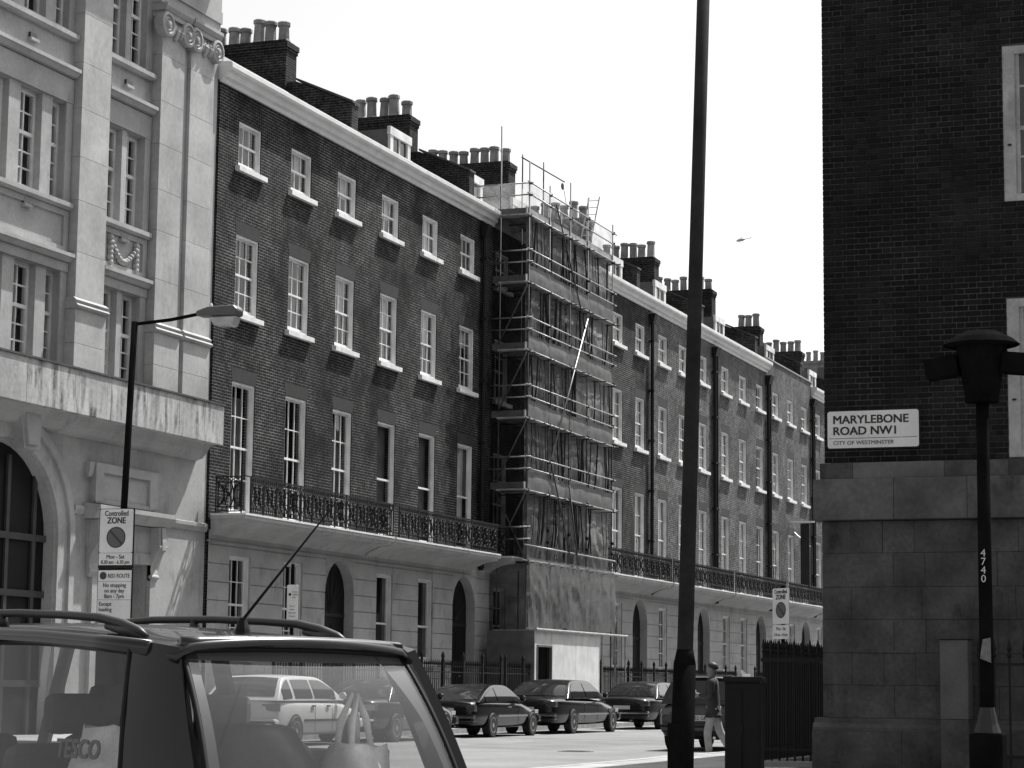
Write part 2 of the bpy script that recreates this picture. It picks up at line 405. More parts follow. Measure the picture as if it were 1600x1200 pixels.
# ================================================================== THE BRICK TERRACE
FX = -26.5
_wc = {}
def window_meshes(w_, h, cols, rows_up, rows_lo, meet, lining=.19):
    key = (w_, h, cols, rows_up, rows_lo, meet, lining)
    if key in _wc: return _wc[key]
    t = .055
    fr = MB()
    fr.box(-lining, -.025, -w_/2 - .01, -w_/2 + t, 0, h); fr.box(-lining, -.025, w_/2 - t, w_/2 + .01, 0, h)
    fr.box(-lining, -.028, -w_/2, w_/2, h - t, h + .01); fr.box(-lining, -.03, -w_/2, w_/2, -.01, .06)
    xa, xb = -.165, -.115
    for s in (-1, 1):
        a = s * (w_/2 - t); b = s * (w_/2 - t - .05)
        fr.box(xa, xb, min(a, b), max(a, b), .06, h - t)
    fr.box(xa - .004, xb + .012, -w_/2 + t, w_/2 - t, meet - .025, meet + .03)
    fr.box(xa, xb + .003, -w_/2 + t, w_/2 - t, .055, .14); fr.box(xa, xb + .003, -w_/2 + t, w_/2 - t, h - t - .05, h - t + .005)
    y0, y1 = -w_/2 + t + .05, w_/2 - t - .05
    bars, panes = MB(), []
    for z0, z1, rows in ((meet + .03, h - t - .05, rows_up), (.14, meet - .025, rows_lo)):
        for i in range(1, cols):
            y = y0 + (y1 - y0) * i / cols; bars.box(-.157, -.122, y - .013, y + .013, z0, z1)
        for j in range(1, rows):
            z = z0 + (z1 - z0) * j / rows; bars.box(-.156, -.123, y0, y1, z - .013, z + .013)
        for i in range(cols):
            for j in range(rows):
                pa, pb = y0 + (y1 - y0) * i / cols, y0 + (y1 - y0) * (i + 1) / cols
                za, zb = z0 + (z1 - z0) * j / rows, z0 + (z1 - z0) * (j + 1) / rows
                panes.append((pa, pb, za, zb))
    fm = fr.mesh('window'); fm.materials.append(white)
    bm_ = None
    if bars.v: bm_ = bars.mesh('glazing_bars'); bm_.materials.append(white)
    pm = {}
    plist = []
    for pa, pb, za, zb in panes:
        k = (round(pb - pa, 3), round(zb - za, 3))
        if k not in pm:
            me = MB().add([(0, 0, 0), (0, k[0], 0), (0, k[0], k[1]), (0, 0, k[1])], [(0, 1, 2, 3)]).mesh('pane'); me.materials.append(glass); pm[k] = me
        plist.append((pm[k], (-.14, pa, za)))
    whole = MB()
    for pa, pb, za, zb in panes: whole.add([(-.14, pa, za), (-.14, pb, za), (-.14, pb, zb), (-.14, pa, zb)], [(0, 1, 2, 3)])
    wm = whole.mesh('glass'); wm.materials.append(glass)
    _wc[key] = (fm, bm_, plist, wm)
    return _wc[key]

SILL = {}
def add_window(parent, yc, z0, w_, h, cols, ru, rl, meet, x=0.0, sill=True, each_pane=True, lintel=None, backing=None, lining=.19, sillm=None):
    fm, bm_, pl, wm = window_meshes(w_, h, cols, ru, rl, meet, lining)
    o = link('window', fm, parent, (x, yc, z0))
    if bm_: link('glazing_bars', bm_, o)['kind'] = 'stuff'
    if each_pane:
        for me, lc in pl:
            p = link('pane', me, o, lc); p.rotation_euler = (0, R(random.uniform(-1, 1)), R(random.uniform(-2, 2)))
    else: link('glass', wm, o)
    if sill:
        k = ('s', w_)
        if k not in SILL:
            SILL[k] = MB().prism([(-.1, -.005), (.13, -.03), (.13, -.155), (-.1, -.155)], 1, -w_/2 - .16, w_/2 + .16).mesh('sill'); SILL[k].materials.append(white)
        link('sill', SILL[k], o)
    if lintel is not None:
        k = ('l', w_, lintel.name)
        if k not in SILL:
            SILL[k] = MB().prism([(-w_/2, 0), (w_/2, 0), (w_/2 + .1, .34), (-w_/2 - .1, .34)], 0, -.02, .004).mesh('lintel'); SILL[k].materials.append(lintel)
        link('lintel', SILL[k], o, (0, 0, h + .002))
    if backing:
        bk, top, bot = backing
        k = ('b', w_, h, bk.name, top, bot)
        if k not in SILL:
            SILL[k] = MB().box(-.33, -.3, -w_/2 + .08, w_/2 - .08, bot * h, top * h).mesh('blind_and_glare'); SILL[k].materials.append(bk)
        link('blind_and_glare', SILL[k], o)
    return o

def rail_panel_mesh(wd, h=.9):
    b = MB(); r = .019
    for z in (.05, .16, h - .14, h): b.box(-.013, .013, 0, wd, z - .013, z + .013)
    for y in (0, wd): b.box(-.017, .017, y - .014, y + .014, 0, h + .03)
    c = wd / 2; zm = (.16 + h - .14) / 2; hh = (h - .3) / 2
    b.tube([(0, c + .13 * math.cos(t), zm + hh * math.sin(t)) for t in [2 * math.pi * k / 14 for k in range(15)]], r, 4, False)
    for s in (-1, 1):
        b.tube([(0, c + s * (.30 - .17 * math.cos(t) ** 2), zm + hh * math.sin(t) * 1.0) for t in [-math.pi / 2 + math.pi * k / 10 for k in range(11)]], r, 4, False)
        for q in (-1, 1):
            b.tube([(0, c + s * (.05 + .12 * t), zm + q * (.04 + .2 * t + .06 * math.sin(6 * t))) for t in [k / 7 for k in range(8)]], r, 4, False)
            b.tube([(0, c + s * (.22 + .07 * math.cos(t)), zm + q * (.16 + .07 * math.sin(t))) for t in [k * .7 for k in range(9)]], r * .8, 4, False)
        b.box(-.008, .008, c + s * .30 - .01, c + s * .30 + .01, .16, h - .14)
    b.lathe([(.02, -.02), (.06, -.012), (.06, .012), (.02, .02)], (0, c, zm), 8, 0)
    for k in range(6):
        y = wd * (k + .5) / 6
        if k in (0, 5): b.box(-.01, .01, y - .012, y + .012, .16, h - .14)
        b.tube([(0, y + .045 * math.cos(t), h - .07 + .045 * math.sin(t)) for t in [2 * math.pi * i / 6 for i in range(7)]], .014, 4, False)
        b.box(-.008, .008, y - .008, y + .008, .05, .16)
    me = b.mesh('railing_panel'); me.materials.append(black_iron); return me
RAILP = rail_panel_mesh(.70)

POT = []
for k, (top, hgt) in enumerate(((.15, .72), (.14, .80), (.16, .66))):
    me = MB().lathe([(.21, 0), (.21, .06), (.175, .14), (.16, hgt - .16), (.2, hgt - .13), (.2, hgt - .03), (.165, hgt), (.11, hgt), (.11, hgt - .1)], n=8).mesh('chimney_pot')
    me.materials.append(clay); POT.append(me)

def cornice_mesh(y0, y1):
    prof = [(-.02, 16.24), (.06, 16.24), (.08, 16.34), (.17, 16.38), (.2, 16.5), (.30, 16.54), (.33, 16.6), (.33, 16.71), (.27, 16.75), (-.35, 16.80), (-.35, 16.24)]
    return MB().prism(prof, 1, y0, y1)

def house(label, Y0, Y1, bays, wallm, near=True, plain=False, cornice=True, blinds_and_glare=(), pipe=None, pots=8, dormers=(.45,), balcony=True, gap=.12, stack=True, sh=0.0, cut=0.0, name='terrace_house'):
    T = thing(name, label, 'house', (FX, Y0, 0), group='houses of the brick terrace')
    W = Y1 - Y0; bs = [b - Y0 for b in bays]
    B1, B2, B3 = (1.27, 5.45, 8.80), (1.25, 10.55, 12.56), (1.25, 14.32, 15.49)
    holes = [(b - w_/2, b + w_/2, z0, z1) for b in bs for (w_, z0, z1) in (B1, B2, B3)]
    mb = wall_with_holes(MB(), 0, W, 4.98, 16.3, holes, .36)
    ob = mb.build('wall', wallm, T)
    # body of the house behind the front: side walls, back, floor slabs
    MB().box(-10, -9.7, 0, W, 0, 16.3).box(-9.7, -.02, .0, .3, 0, 16.3).box(-9.7, -.02, W - .3, W - .004, 0, 16.3).build('party_walls', brick_x, T)
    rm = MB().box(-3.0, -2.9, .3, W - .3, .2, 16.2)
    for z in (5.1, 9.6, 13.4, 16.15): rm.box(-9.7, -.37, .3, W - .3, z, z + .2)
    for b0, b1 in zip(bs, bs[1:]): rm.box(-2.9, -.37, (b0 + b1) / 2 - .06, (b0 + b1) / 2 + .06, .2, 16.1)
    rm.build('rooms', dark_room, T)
    # channelled stucco ground floor with round-headed doorway
    db = bs[-1] if len(bs) > 2 else None
    gh = [(b - .575, b + .575, 1.95, 4.42) for b in (bs[:-1] if db else bs)]
    gholes = gh + ([(db - .95, db + .95, .45, 4.66)] if db else [])
    st = MB(); z = .12; step = .452
    def strip(za, zb, x):
        ys = sorted({0, W} | {h[0] for h in gholes} | {h[1] for h in gholes}); zs = sorted({za, zb} | {v for h in gholes for v in (h[2], h[3]) if za < v < zb})
        for a, b in zip(ys, ys[1:]):
            for c, d in zip(zs, zs[1:]):
                if any(h[0] < (a + b) / 2 < h[1] and h[2] < (c + d) / 2 < h[3] for h in gholes): continue
                st.add([(x, a, c), (x, b, c), (x, b, d), (x, a, d)], [(0, 1, 2, 3)])
    g = .022
    while z < 4.97:
        zt = min(z + step, 4.99)
        strip(z, zt - g, .03); strip(zt - g, zt, .004)
        for zz in (zt - g, zt):
            ys = sorted({0, W} | {h[0] for h in gholes} | {h[1] for h in gholes})
            for a, b in zip(ys, ys[1:]):
                if any(h[0] < (a + b) / 2 < h[1] and h[2] < zz < h[3] for h in gholes): continue
                st.add([(.004, a, zz), (.004, b, zz), (.03, b, zz), (.03, a, zz)], [(0, 1, 2, 3)])
        z = zt
    for a, b, c, d in gh:
        st.add([(.03, a, c), (.03, b, c), (.03, b, d), (.03, a, d), (-.3, a, c), (-.3, b, c), (-.3, b, d), (-.3, a, d)], [(0, 1, 5, 4), (1, 2, 6, 5), (2, 3, 7, 6), (3, 0, 4, 7)])
    if db:
        arch_top(st, db, .95, 3.68, .95, 4.66, .30, .03)
        for s in (-1, 1): st.add([(.03, db + s * .95, .45), (.03, db + s * .95, 3.68), (-.27, db + s * .95, 3.68), (-.27, db + s * .95, .45)], [(0, 1, 2, 3)])
    st.build('stucco_ground_floor', stucco, T)
    MB().box(-.1, .055, 0, W, 4.70, 4.73).build('string_moulding', stucco, T)
    if db:
        dr = MB().box(-.32, -.27, db - .95, db + .95, .45, 4.63).build('door', mat('dark_door_paint', .006, .6, .1, 3, spec=.2), T)
        pn = MB()
        for s in (-1, 1):
            for a, b in ((.7, 1.5), (1.65, 2.9)): pn.box(-.268, -.258, db + s * .27 - .19, db + s * .27 + .19, a, b)
        pn.build('door_panels', mat('dark_door_paint', .012), dr)
        MB().box(-.267, -.25, db - .95, db + .95, 3.1, 3.2).build('transom', mat('door_case_paint', .02, .6, .2, 3, spec=.2), dr)
        fl = MB()
        for k in range(1, 6):
            a = math.pi * k / 6; fl.tube([(-.258, db, 3.22), (-.258, db + .85 * math.cos(a), 3.22 + 1.25 * math.sin(a))], .014, 4)
        fl.build('fanlight_bars', mat('door_case_paint', .05), dr)
        MB().lathe([(.03, 0), (.04, .03), (.02, .06)], (-.26, db + .32, 1.55), 8, 0).build('door_knob', steel, dr)
        MB().box(-.5, 1.8, db - 1.0, db + 1.0, .12, .30).box(-.5, 1.2, db - 1.0, db + 1.0, .30, .46).build('door_steps', paving, T)
    for i, b in enumerate(bs):
        for fl_, (w_, z0, z1, c, ru, rl, mt) in enumerate(((1.25, 14.32, 15.49, 3, 1, 1, .60), (1.25, 10.55, 12.56, 3, 2, 2, 1.0), (1.27, 5.45, 8.80, 1 if plain else 3, 1 if plain else 2, 1 if plain else 2, 1.70))):
            bk = None
            for (bi, bf, m_, tp, bt) in blinds_and_glare:
                if bi == i and bf == fl_: bk = (m_, tp, bt)
            if bk is None:
                q_ = random.random()
                bk = (curtain, .97, .05) if q_ < .16 else (blind_and_glare, .97, random.choice((.55, .7, .82))) if q_ < .42 else None
            o = add_window(T, b, z0, w_, z1 - z0, c, ru, rl, mt, sill=fl_ < 2, each_pane=near, lintel=gauged if fl_ else None, backing=bk)
    for a, b, c, d in gh:
        add_window(T, (a + b) / 2, c, b - a, d - c, 1 if plain else 3, 1 if plain else 2, 1 if plain else 2, 1.05 if plain else 1.25, x=.0, sill=True, each_pane=near)
    # cornice, parapet gutter, roof
    if cornice: cornice_mesh(0.0, W - .012).build('cornice', mat('cornice_paint', .66, .6, .1, 2), T)
    else:
        MB().box(-.35, .0, 0, W, 16.3, 16.95).build('parapet', wallm, T); MB().box(-.4, .05, 0, W, 16.952, 17.02).build('coping', paving, T)
    MB().prism([(-.36, 16.3), (-.36, 16.62), (-.9, 16.64), (-2.4, 18.35), (-5.5, 18.9), (-9.9, 16.6), (-9.9, 16.3)], 1, .25, W - .25).build('slate_roof', slate, T)
    MB().prism([(-10, 16.3), (-.5, 16.3), (-.5, 17.95), (-2.3, 18.75), (-6.2, 18.9), (-10, 16.9)], 1, W - .24, W + .2).build('party_parapet', brick_x, T)
    MB().prism([(-.46, 17.96), (-2.3, 18.78), (-2.3, 18.85), (-.46, 18.03)], 1, W - .28, W + .24).build('parapet_coping', mat('sooty_coping', .06, .9, .3, 3), T)
    if stack:
        xb_ = -2.87 - pots * .415 - .1; zt = 19.68 + sh
        sk = MB().box(xb_, -2.6, W - .36, W + .34, 16.5, zt).box(xb_ - .03, -2.57, W - .39, W + .37, zt, zt + .11).box(xb_ - .06, -2.54, W - .42, W + .40, zt + .11, zt + .27).box(xb_ + .05, -2.65, W - .34, W + .32, zt + .27, zt + .35).build('chimney_stack', brick_x, T)
        for k in range(pots):
            link('chimney_pot', random.choice(POT), sk, (-2.87 - k * .415, W - .02 + random.uniform(-.06, .06), zt + .33 - random.uniform(0, .12)), (R(random.uniform(-2, 2)), R(random.uniform(-2, 2)), random.random()))
    if dormers:
        for yd in [W * q for q in dormers]:
            d = MB().box(-3.0, -.95, yd - .72, yd + .72, 16.6, 18.1).build('dormer', lead, T)
            MB().box(-.949, -.86, yd - .78, yd - .56, 16.65, 18.1).box(-.949, -.86, yd + .56, yd + .78, 16.65, 18.1).box(-.949, -.84, yd - .84, yd + .84, 17.9, 18.16).box(-.949, -.88, yd - .56, yd + .56, 17.3, 17.36).box(-.949, -.885, yd - .02, yd + .02, 16.7, 17.9).build('dormer_frame', white_dull, d)
            MB().box(-.947, -.93, yd - .56, yd + .56, 16.7, 17.9).build('dormer_glass', mat('dark_glass', .03, .08, 0), d)
    if pipe:
        for dy in pipe:
            p = MB().tube([(.12, W + dy, 4.9), (.12, W + dy, 15.75)], .075, 8)
            for z in (7, 9, 11, 13, 15): p.box(.0, .22, W + dy - .1, W + dy + .1, z - .04, z + .04)
            p.prism([(.01, 16.1), (.3, 16.1), (.2, 15.7), (.05, 15.7)], 1, W + dy - .16, W + dy + .16)
            p.build('drainpipe', black_iron, T)
    if balcony:
        b0, b1 = gap, W - gap - cut
        sl = MB().box(.03, .98, b0, b1, 5.24, 5.33).build('balcony', stucco, T)
        MB().prism([(.03, 4.86), (.10, 4.9), (.22, 4.98), (.5, 5.1), (.9, 5.16), (.95, 5.24), (.03, 5.24)], 1, b0 + .03, b1 - .03).build('cove', stucco, sl)
        MB().box(.03, 1.0, b0 - .01, b1 + .01, 5.33, 5.375).build('balcony_edge', white, sl)
        n = int((b1 - b0 - .05) / .70); off = (b1 - b0 - n * .70) / 2
        for k in range(n): link('railing_panel', RAILP, sl, (.94, b0 + off + k * .70, 5.375))
        for s, yy in ((0, b0 + .03), (1, b1 - .03)):
            link('railing_panel', RAILP, sl, (.16, yy, 5.375), (0, 0, R(-90)))
        MB().box(.925, .955, b0 + .02, b1 - .02, 6.27, 6.30).build('handrail', black_iron, sl)
    return T

hb = [(2, 1, blind_and_glare, .97, .5), (1, 1, curtain, .97, .06), (0, 0, curtain, .97, .1), (1, 0, blind_and_glare, .97, .55), (2, 0, blind_and_glare, .97, .5), (0, 2, curtain, .9, .02), (2, 2, curtain, .9, .02)]  # pale upper sheets put the white pane reflections into solid colour
house('sooty brick house with barred first floor windows, next to the pale stone building', 49.45, 58.65, (51.15, 54.18, 57.12), brick, blinds_and_glare=hb, gap=.05, dormers=())
hb = [(0, 1, blind_and_glare, .97, .5), (1, 1, blind_and_glare, .97, .55), (0, 0, blind_and_glare, .97, .5), (1, 0, blind_and_glare, .97, .1), (2, 0, curtain, .97, .1), (0, 2, curtain, .98, .0), (1, 2, curtain, .98, .0), (2, 2, blind_and_glare, .98, .3)]
house('sooty brick house with plain unbarred first floor windows, left of the scaffolding', 58.65, 67.9, (60.18, 63.24, 66.35), brick, plain=True, blinds_and_glare=hb, pipe=(-.35,), cut=.75)
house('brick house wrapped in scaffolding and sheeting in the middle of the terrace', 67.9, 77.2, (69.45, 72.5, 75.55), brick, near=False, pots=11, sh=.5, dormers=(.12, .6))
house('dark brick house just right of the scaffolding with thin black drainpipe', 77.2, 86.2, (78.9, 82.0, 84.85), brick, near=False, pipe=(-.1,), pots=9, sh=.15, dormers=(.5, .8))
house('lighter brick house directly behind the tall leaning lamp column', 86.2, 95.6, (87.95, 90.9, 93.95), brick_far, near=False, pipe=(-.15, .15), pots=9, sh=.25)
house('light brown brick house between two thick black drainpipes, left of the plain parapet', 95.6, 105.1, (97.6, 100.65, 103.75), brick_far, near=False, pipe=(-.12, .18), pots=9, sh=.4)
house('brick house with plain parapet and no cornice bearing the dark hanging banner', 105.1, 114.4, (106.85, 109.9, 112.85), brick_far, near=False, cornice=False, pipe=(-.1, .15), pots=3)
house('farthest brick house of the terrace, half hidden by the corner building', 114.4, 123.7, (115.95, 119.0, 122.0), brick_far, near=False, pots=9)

# far block closing the street
ft = thing('distant_block', 'distant block with a long row of chimney pots behind the terrace end', 'building', (-38, 150, 0))
MB().box(0, 16, 0, 10, 0, 21.6).build('wall', brick_x, ft)
MB().box(-.15, 16.1, -.2, 1, 21.6, 21.8).build('coping', paving, ft)
fs_ = MB().box(.5, 12, 3, 4, 21.6, 23.6).box(.4, 12.1, 2.9, 4.1, 23.6, 23.8).build('chimney_stack', mat('pale_stack', .2, .9, .3, 2), ft)
for k in range(22): link('chimney_pot', POT[k % 3], fs_, (.8 + k * .5, 3.5, 23.8), (0, 0, k))
for k in range(8):
    wn = MB().box(1.0 + k * 1.9, 2.0 + k * 1.9, -.03, .02, 18.5, 20.7).build('window', white, ft)
    MB().box(1.08 + k * 1.9, 1.92 + k * 1.9, -.035, -.031, 18.6, 20.6).build('pane', mat('dark_glass', .03), wn)
    MB().box(1.9 + k * 1.15, 2.35 + k * 1.15, 2.96, 2.998, 21.9, 23.3).build('recess', mat('dark_glass', .03), fs_)

# area railings at the pavement, one run per house
SPEAR = []
def railing_run(label, y0, y1, gate=None):
    T = thing('area_railing', label, 'railing', (-24.7, y0, 0), group='spear topped railings before the terrace')
    L_ = y1 - y0
    MB().box(-.12, .12, 0, L_, .1, .32).build('plinth', paving, T)
    MB().box(-.02, .02, 0, L_, 1.62, 1.65).box(-.02, .02, 0, L_, .5, .53).build('rails', black_iron, T)
    b = MB(); n = int(L_ / .15)
    for k in range(n):
        y = .08 + k * .15
        b.tube([(0, y, .32), (0, y, 1.78)], .014, 5)
        b.lathe([(.014, 1.76), (.028, 1.79), (.014, 1.81), (.034, 1.86), (.002, 2.0)], (0, y, 0), 5)
    o = b.build('railing_bars', black_iron, T); o['kind'] = 'stuff'
    b = MB()
    k = 0
    for y in [i * 1.55 for i in range(int(L_ / 1.55) + 1)]:
        MB().box(-.035, .035, y - .035 + .02, y + .035 + .02, .3, 2.02).lathe([(.03, 2.02), (.06, 2.06), (.05, 2.13), (.004, 2.24)], (0, y + .02, 0), 8).build('railing_post', black_iron, T)
rl = [('black spear railings before the house beside the pale stone building', 49.6, 55.9), ('black spear railings left of the white hoarding, seen behind the low coupe', 58.8, 65.2),
      ('black railings just left of the white hoarding door', 65.4, 67.7),
      ('black spear railings between the hoarding and the tall lamp column', 74.7, 83.6), ('black spear railings behind the tall lamp column', 86.3, 92.8), ('black spear railings above the dark parked hatchback', 95.7, 102.5), ('farthest black spear railings along the terrace', 105.2, 111.6)]
for a in rl: railing_run(*a)

# ================================================================== THE PALE STONE BUILDING (left)
SB = thing('stone_building', 'pale classical stone building with ionic pilasters and long stained balcony', 'building', (-26.55, 0, 0))
Y_A, Y_B = 33.0, 49.4
lights_L = [(39.62, 40.16), (40.6, 41.45), (41.86, 42.40)]
lights_R = [(44.25, 44.86), (45.08, 45.82)]
levels = [(15.62, 17.75), (11.74, 13.92), (8.0, 10.14)]
holes = [(a, b, z0, z1) for a, b in lights_L + lights_R for z0, z1 in levels]
holes += [(34.2, 35.4, z0, z1) for z0, z1 in levels] + [(36.2, 37.4, z0, z1) for z0, z1 in levels]
wl = wall_with_holes(MB(), Y_A, Y_B, 6.4, 22.5, holes, .30)
wl.box(-9, -8.8, Y_A, Y_B, 0, 22.5).box(-8.8, -.02, Y_B - .3, Y_B - .001, 0, 22.5).box(-8.8, -.02, Y_A, Y_A + .3, 0, 22.5)
wl.build('wall', stone, SB)
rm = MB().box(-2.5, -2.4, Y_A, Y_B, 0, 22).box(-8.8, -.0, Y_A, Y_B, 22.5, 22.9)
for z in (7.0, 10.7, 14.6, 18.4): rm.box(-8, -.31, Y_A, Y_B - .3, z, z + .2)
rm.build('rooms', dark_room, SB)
# ground floor with the big arched opening and a hooded doorway
AY, AHW, AS, AR = 40.55, 2.02, 4.35, 1.9
gw = wall_with_holes(MB(), Y_A, Y_B, 0, 6.4, [(AY - AHW, AY + AHW, .12, 6.3), (44.3, 46.62, .12, 3.95)], .0)
arch_top(gw, AY, AHW, AS, AR, 6.3, .26, 0.0, 22)
for s in (-1, 1): gw.add([(0, AY + s * AHW, .12), (0, AY + s * AHW, AS), (-.26, AY + s * AHW, AS), (-.26, AY + s * AHW, .12)], [(0, 1, 2, 3)])
gw.add([(0, 44.3, .12), (0, 44.3, 3.95), (-.4, 44.3, 3.95), (-.4, 44.3, .12)], [(0, 1, 2, 3)]).add([(0, 46.62, .12), (0, 46.62, 3.95), (-.4, 46.62, 3.95), (-.4, 46.62, .12)], [(0, 1, 2, 3)]).add([(0, 44.3, 3.95), (0, 46.62, 3.95), (-.4, 46.62, 3.95), (-.4, 44.3, 3.95)], [(0, 1, 2, 3)])
gw.build('ground_floor_wall', stone, SB)
# moulded archivolt in two steps
for nm, r0, r1, x1 in (('archivolt', .06, .62, .07), ('archivolt_moulding', .46, .66, .13)):
    av = MB(); n = 26
    pts = [(math.cos(math.pi * k / n), math.sin(math.pi * k / n)) for k in range(n + 1)]
    for (c0, s0), (c1, s1) in zip(pts, pts[1:]):
        q = [(AY + (AHW + r0) * c0, AS + (AR + r0) * s0), (AY + (AHW + r0) * c1, AS + (AR + r0) * s1), (AY + (AHW + r1) * c1, AS + (AR + r1) * s1), (AY + (AHW + r1) * c0, AS + (AR + r1) * s0)]
        av.prism(q, 0, -.01, x1)
    for s in (-1, 1):
        a, b = sorted((AY + s * (AHW + r0), AY + s * (AHW + r1))); av.box(-.01, x1, a, b, .12, AS)
    av.build(nm, stone, SB)
MB().prism([(AY + .10, 6.92), (AY + .95, 6.92), (AY + .88, 6.1), (AY + .28, 6.1)], 0, 0, .28).prism([(AY + .22, 6.9), (AY + .83, 6.9), (AY + .78, 6.2), (AY + .36, 6.2)], 0, .28, .34).build('keystone', stone, SB)
# glazed timber screen deep inside the arch
sc = MB().box(-.30, -.26, AY - AHW, AY + AHW, .12, 6.3).build('arch_screen', mat('black_door', .007, .6, .2, 3, spec=.2), SB)
fr = MB()
for y in (-1.55, -.52, .52, 1.55): fr.box(-.255, -.20, AY + y - .06, AY + y + .06, .12, 6.0)
for z in (1.2, 3.1, 4.3): fr.box(-.255, -.195, AY - AHW, AY + AHW, z - .07, z + .07)
fr.build('screen_frame', mat('dark_bronze', .05, .4, .2, 3), sc)
# doorway: lining, hood on consoles, tablet above
dw = MB().box(-.45, -.4, 44.3, 46.62, .12, 3.95).build('doorway', mat('black_door', .012), SB)
MB().box(-.01, .10, 44.05, 44.3, .12, 4.2).box(-.01, .10, 46.62, 46.87, .12, 4.2).box(-.01, .10, 44.3, 46.62, 3.95, 4.2).build('architrave', stone, dw)
hd = MB().prism([(0, 4.84), (.30, 4.84), (.34, 4.92), (.40, 5.0), (.46, 5.04), (.46, 5.14), (0, 5.2)], 1, 43.7, 47.1).build('door_hood', stone, SB)
MB().box(-.01, .07, 43.85, 46.98, 4.2, 4.82).build('frieze', stone, hd)
for yc in (44.05, 46.78):
    c = MB().prism([(0, 3.62), (.08, 3.55), (.13, 3.66), (.10, 3.86), (.13, 4.0), (.24, 4.2), (.33, 4.36), (.32, 4.52), (.3, 4.83), (0, 4.83)], 1, yc - .16, yc + .16).build('console', stone, hd, bevel=.012)
    MB().prism([(.335, 4.26), (.345, 4.45), (.325, 4.6), (.31, 4.82), (.33, 4.82), (.36, 4.5), (.36, 4.3)], 1, yc - .09, yc + .09).lathe([(.07, -.17), (.09, -.1), (.09, .1), (.07, .17)], (.27, yc, 4.37), 10, 1).build('scroll', stone, hd)
    MB().lathe([(.05, -.17), (.06, 0), (.05, .17)], (.1, yc, 3.68), 10, 1).build('scroll', stone, hd)
tb = MB().box(0, .10, 43.95, 46.72, 5.2, 6.12).build('tablet', stone, SB)
MB().box(.1, .17, 43.95, 44.3, 5.24, 6.1).box(.1, .17, 46.37, 46.72, 5.24, 6.1).box(.1, .17, 44.3, 46.37, 5.9, 6.1).box(.1, .16, 43.99, 46.68, 5.205, 5.3).build('tablet_frame', stone, tb)
for yy in (43.72, 46.75): MB().prism([(0, 5.75), (.1, 5.78), (.13, 5.9), (.15, 6.1), (0, 6.1)], 1, yy, yy + .2).build('tablet_ear', stone, tb)
MB().prism([(0, 4.9), (.05, 4.92), (.08, 5.02), (.08, 5.1), (0, 5.12)], 1, 47.12, Y_B).build('string_course', stone, SB)
MB().prism([(0, 4.9), (.05, 4.92), (.08, 5.02), (.08, 5.1), (0, 5.12)], 1, 43.28, 43.68).build('string_course', stone, SB)
# long balcony slab of stained blocks, with coping
bal = MB().box(0.0, .55, Y_A, 48.9, 6.985, 7.93).prism([(0, 6.6), (.18, 6.66), (.3, 6.8), (.42, 6.985), (0, 6.985)], 1, Y_A, 48.84).build('balcony_core', stone, SB)
ys = [33.0, 34.9, 36.7, 38.6, 40.2, 42.1, 43.6, 45.2, 46.7, 48.92]
for a, b in zip(ys, ys[1:]): MB().box(.551, .69, a + .004, b - .004, 6.98, 7.93).build('balcony_block', stone_dirty, bal, bevel=.006)
MB().box(-.02, .72, Y_A, 48.95, 7.932, 7.975).build('balcony_coping', mat('sooty_coping', .06), bal)
# pilasters: pedestal, moulding, shaft of stone blocks, capital
def pilaster(y0, y1, cap=True, top=17.0):
    pc = MB().box(0, .20, y0 + .02, y1 - .02, 7.9, top).build('pilaster', stone, SB)
    z = 9.62
    hs = [1.02, 1.16, .98, 1.1, 1.05, 1.12, 1.0, 1.1]
    zz = [z]
    for h in hs:
        if zz[-1] + h < top - .1: zz.append(zz[-1] + h)
    zz.append(top)
    for a, b in zip(zz, zz[1:]): MB().box(0, .25, y0, y1, a + .003, b - .003).build('stone_block', stone_block_m, pc, bevel=.004)
    for a, b in ((7.96, 8.6), (8.6, 9.36)): MB().box(0, .30, y0 - .05, y1 + .05, a + .003, b - .003).build('stone_block', stone_block_m, pc, bevel=.005)
    MB().prism([(0, 9.36), (.30, 9.36), (.36, 9.39), (.38, 9.43), (.35, 9.47), (.30, 9.49), (.32, 9.52), (.34, 9.55), (.31, 9.58), (.26, 9.62), (0, 9.62)], 1, y0 - .09, y1 + .09).build('base_moulding', stone, pc)
    if cap:
        MB().box(0, .34, y0 - .06, y1 + .06, 16.98, 17.10).prism([(0, 17.1), (.36, 17.1), (.42, 17.2), (.42, 17.28), (0, 17.28)], 1, y0 - .12, y1 + .12).build('capital', stone, pc)
        for yy in (y0 + .05, y1 - .05):
            vo = MB()
            vo.lathe([(.30, .15), (.30, .38), (.23, .40), (.2, .35), (.15, .39), (.1, .36), (.06, .42), (.0, .43)], (0, yy, 16.78), 18, 0)
            vo.build('volute', stone, pc)
        g = MB()
        for k in range(6): g.lathe([(.0, .25), (.07, .28), (.07, .33), (.0, .37)], (0, y0 + .22 + k * (y1 - y0 - .44) / 5, 16.86 - .08 * math.sin(math.pi * k / 5)), 8, 0)
        g.build('egg_moulding', stone, pc)
        for k in range(5):
            yl = y0 + .12 + k * (y1 - y0 - .24) / 4
            MB().prism([(.25, 16.5 + .06 * (k % 2)), (.30, 16.5 + .06 * (k % 2)), (.36, 16.62), (.40, 16.74), (.34, 16.78), (.25, 16.98)], 1, yl - .07, yl + .07).build('acanthus_leaf', stone, pc, bevel=.02)
    return pc
pilaster(42.66, 43.86, cap=False, top=22.0)
pilaster(46.14, 47.24)
pilaster(47.55, 48.75)
pilaster(38.0, 39.2, cap=False, top=22.0)
MB().box(0, .16, 47.26, 47.53, 7.95, 17.2).build('pilaster_gap', stone, SB)
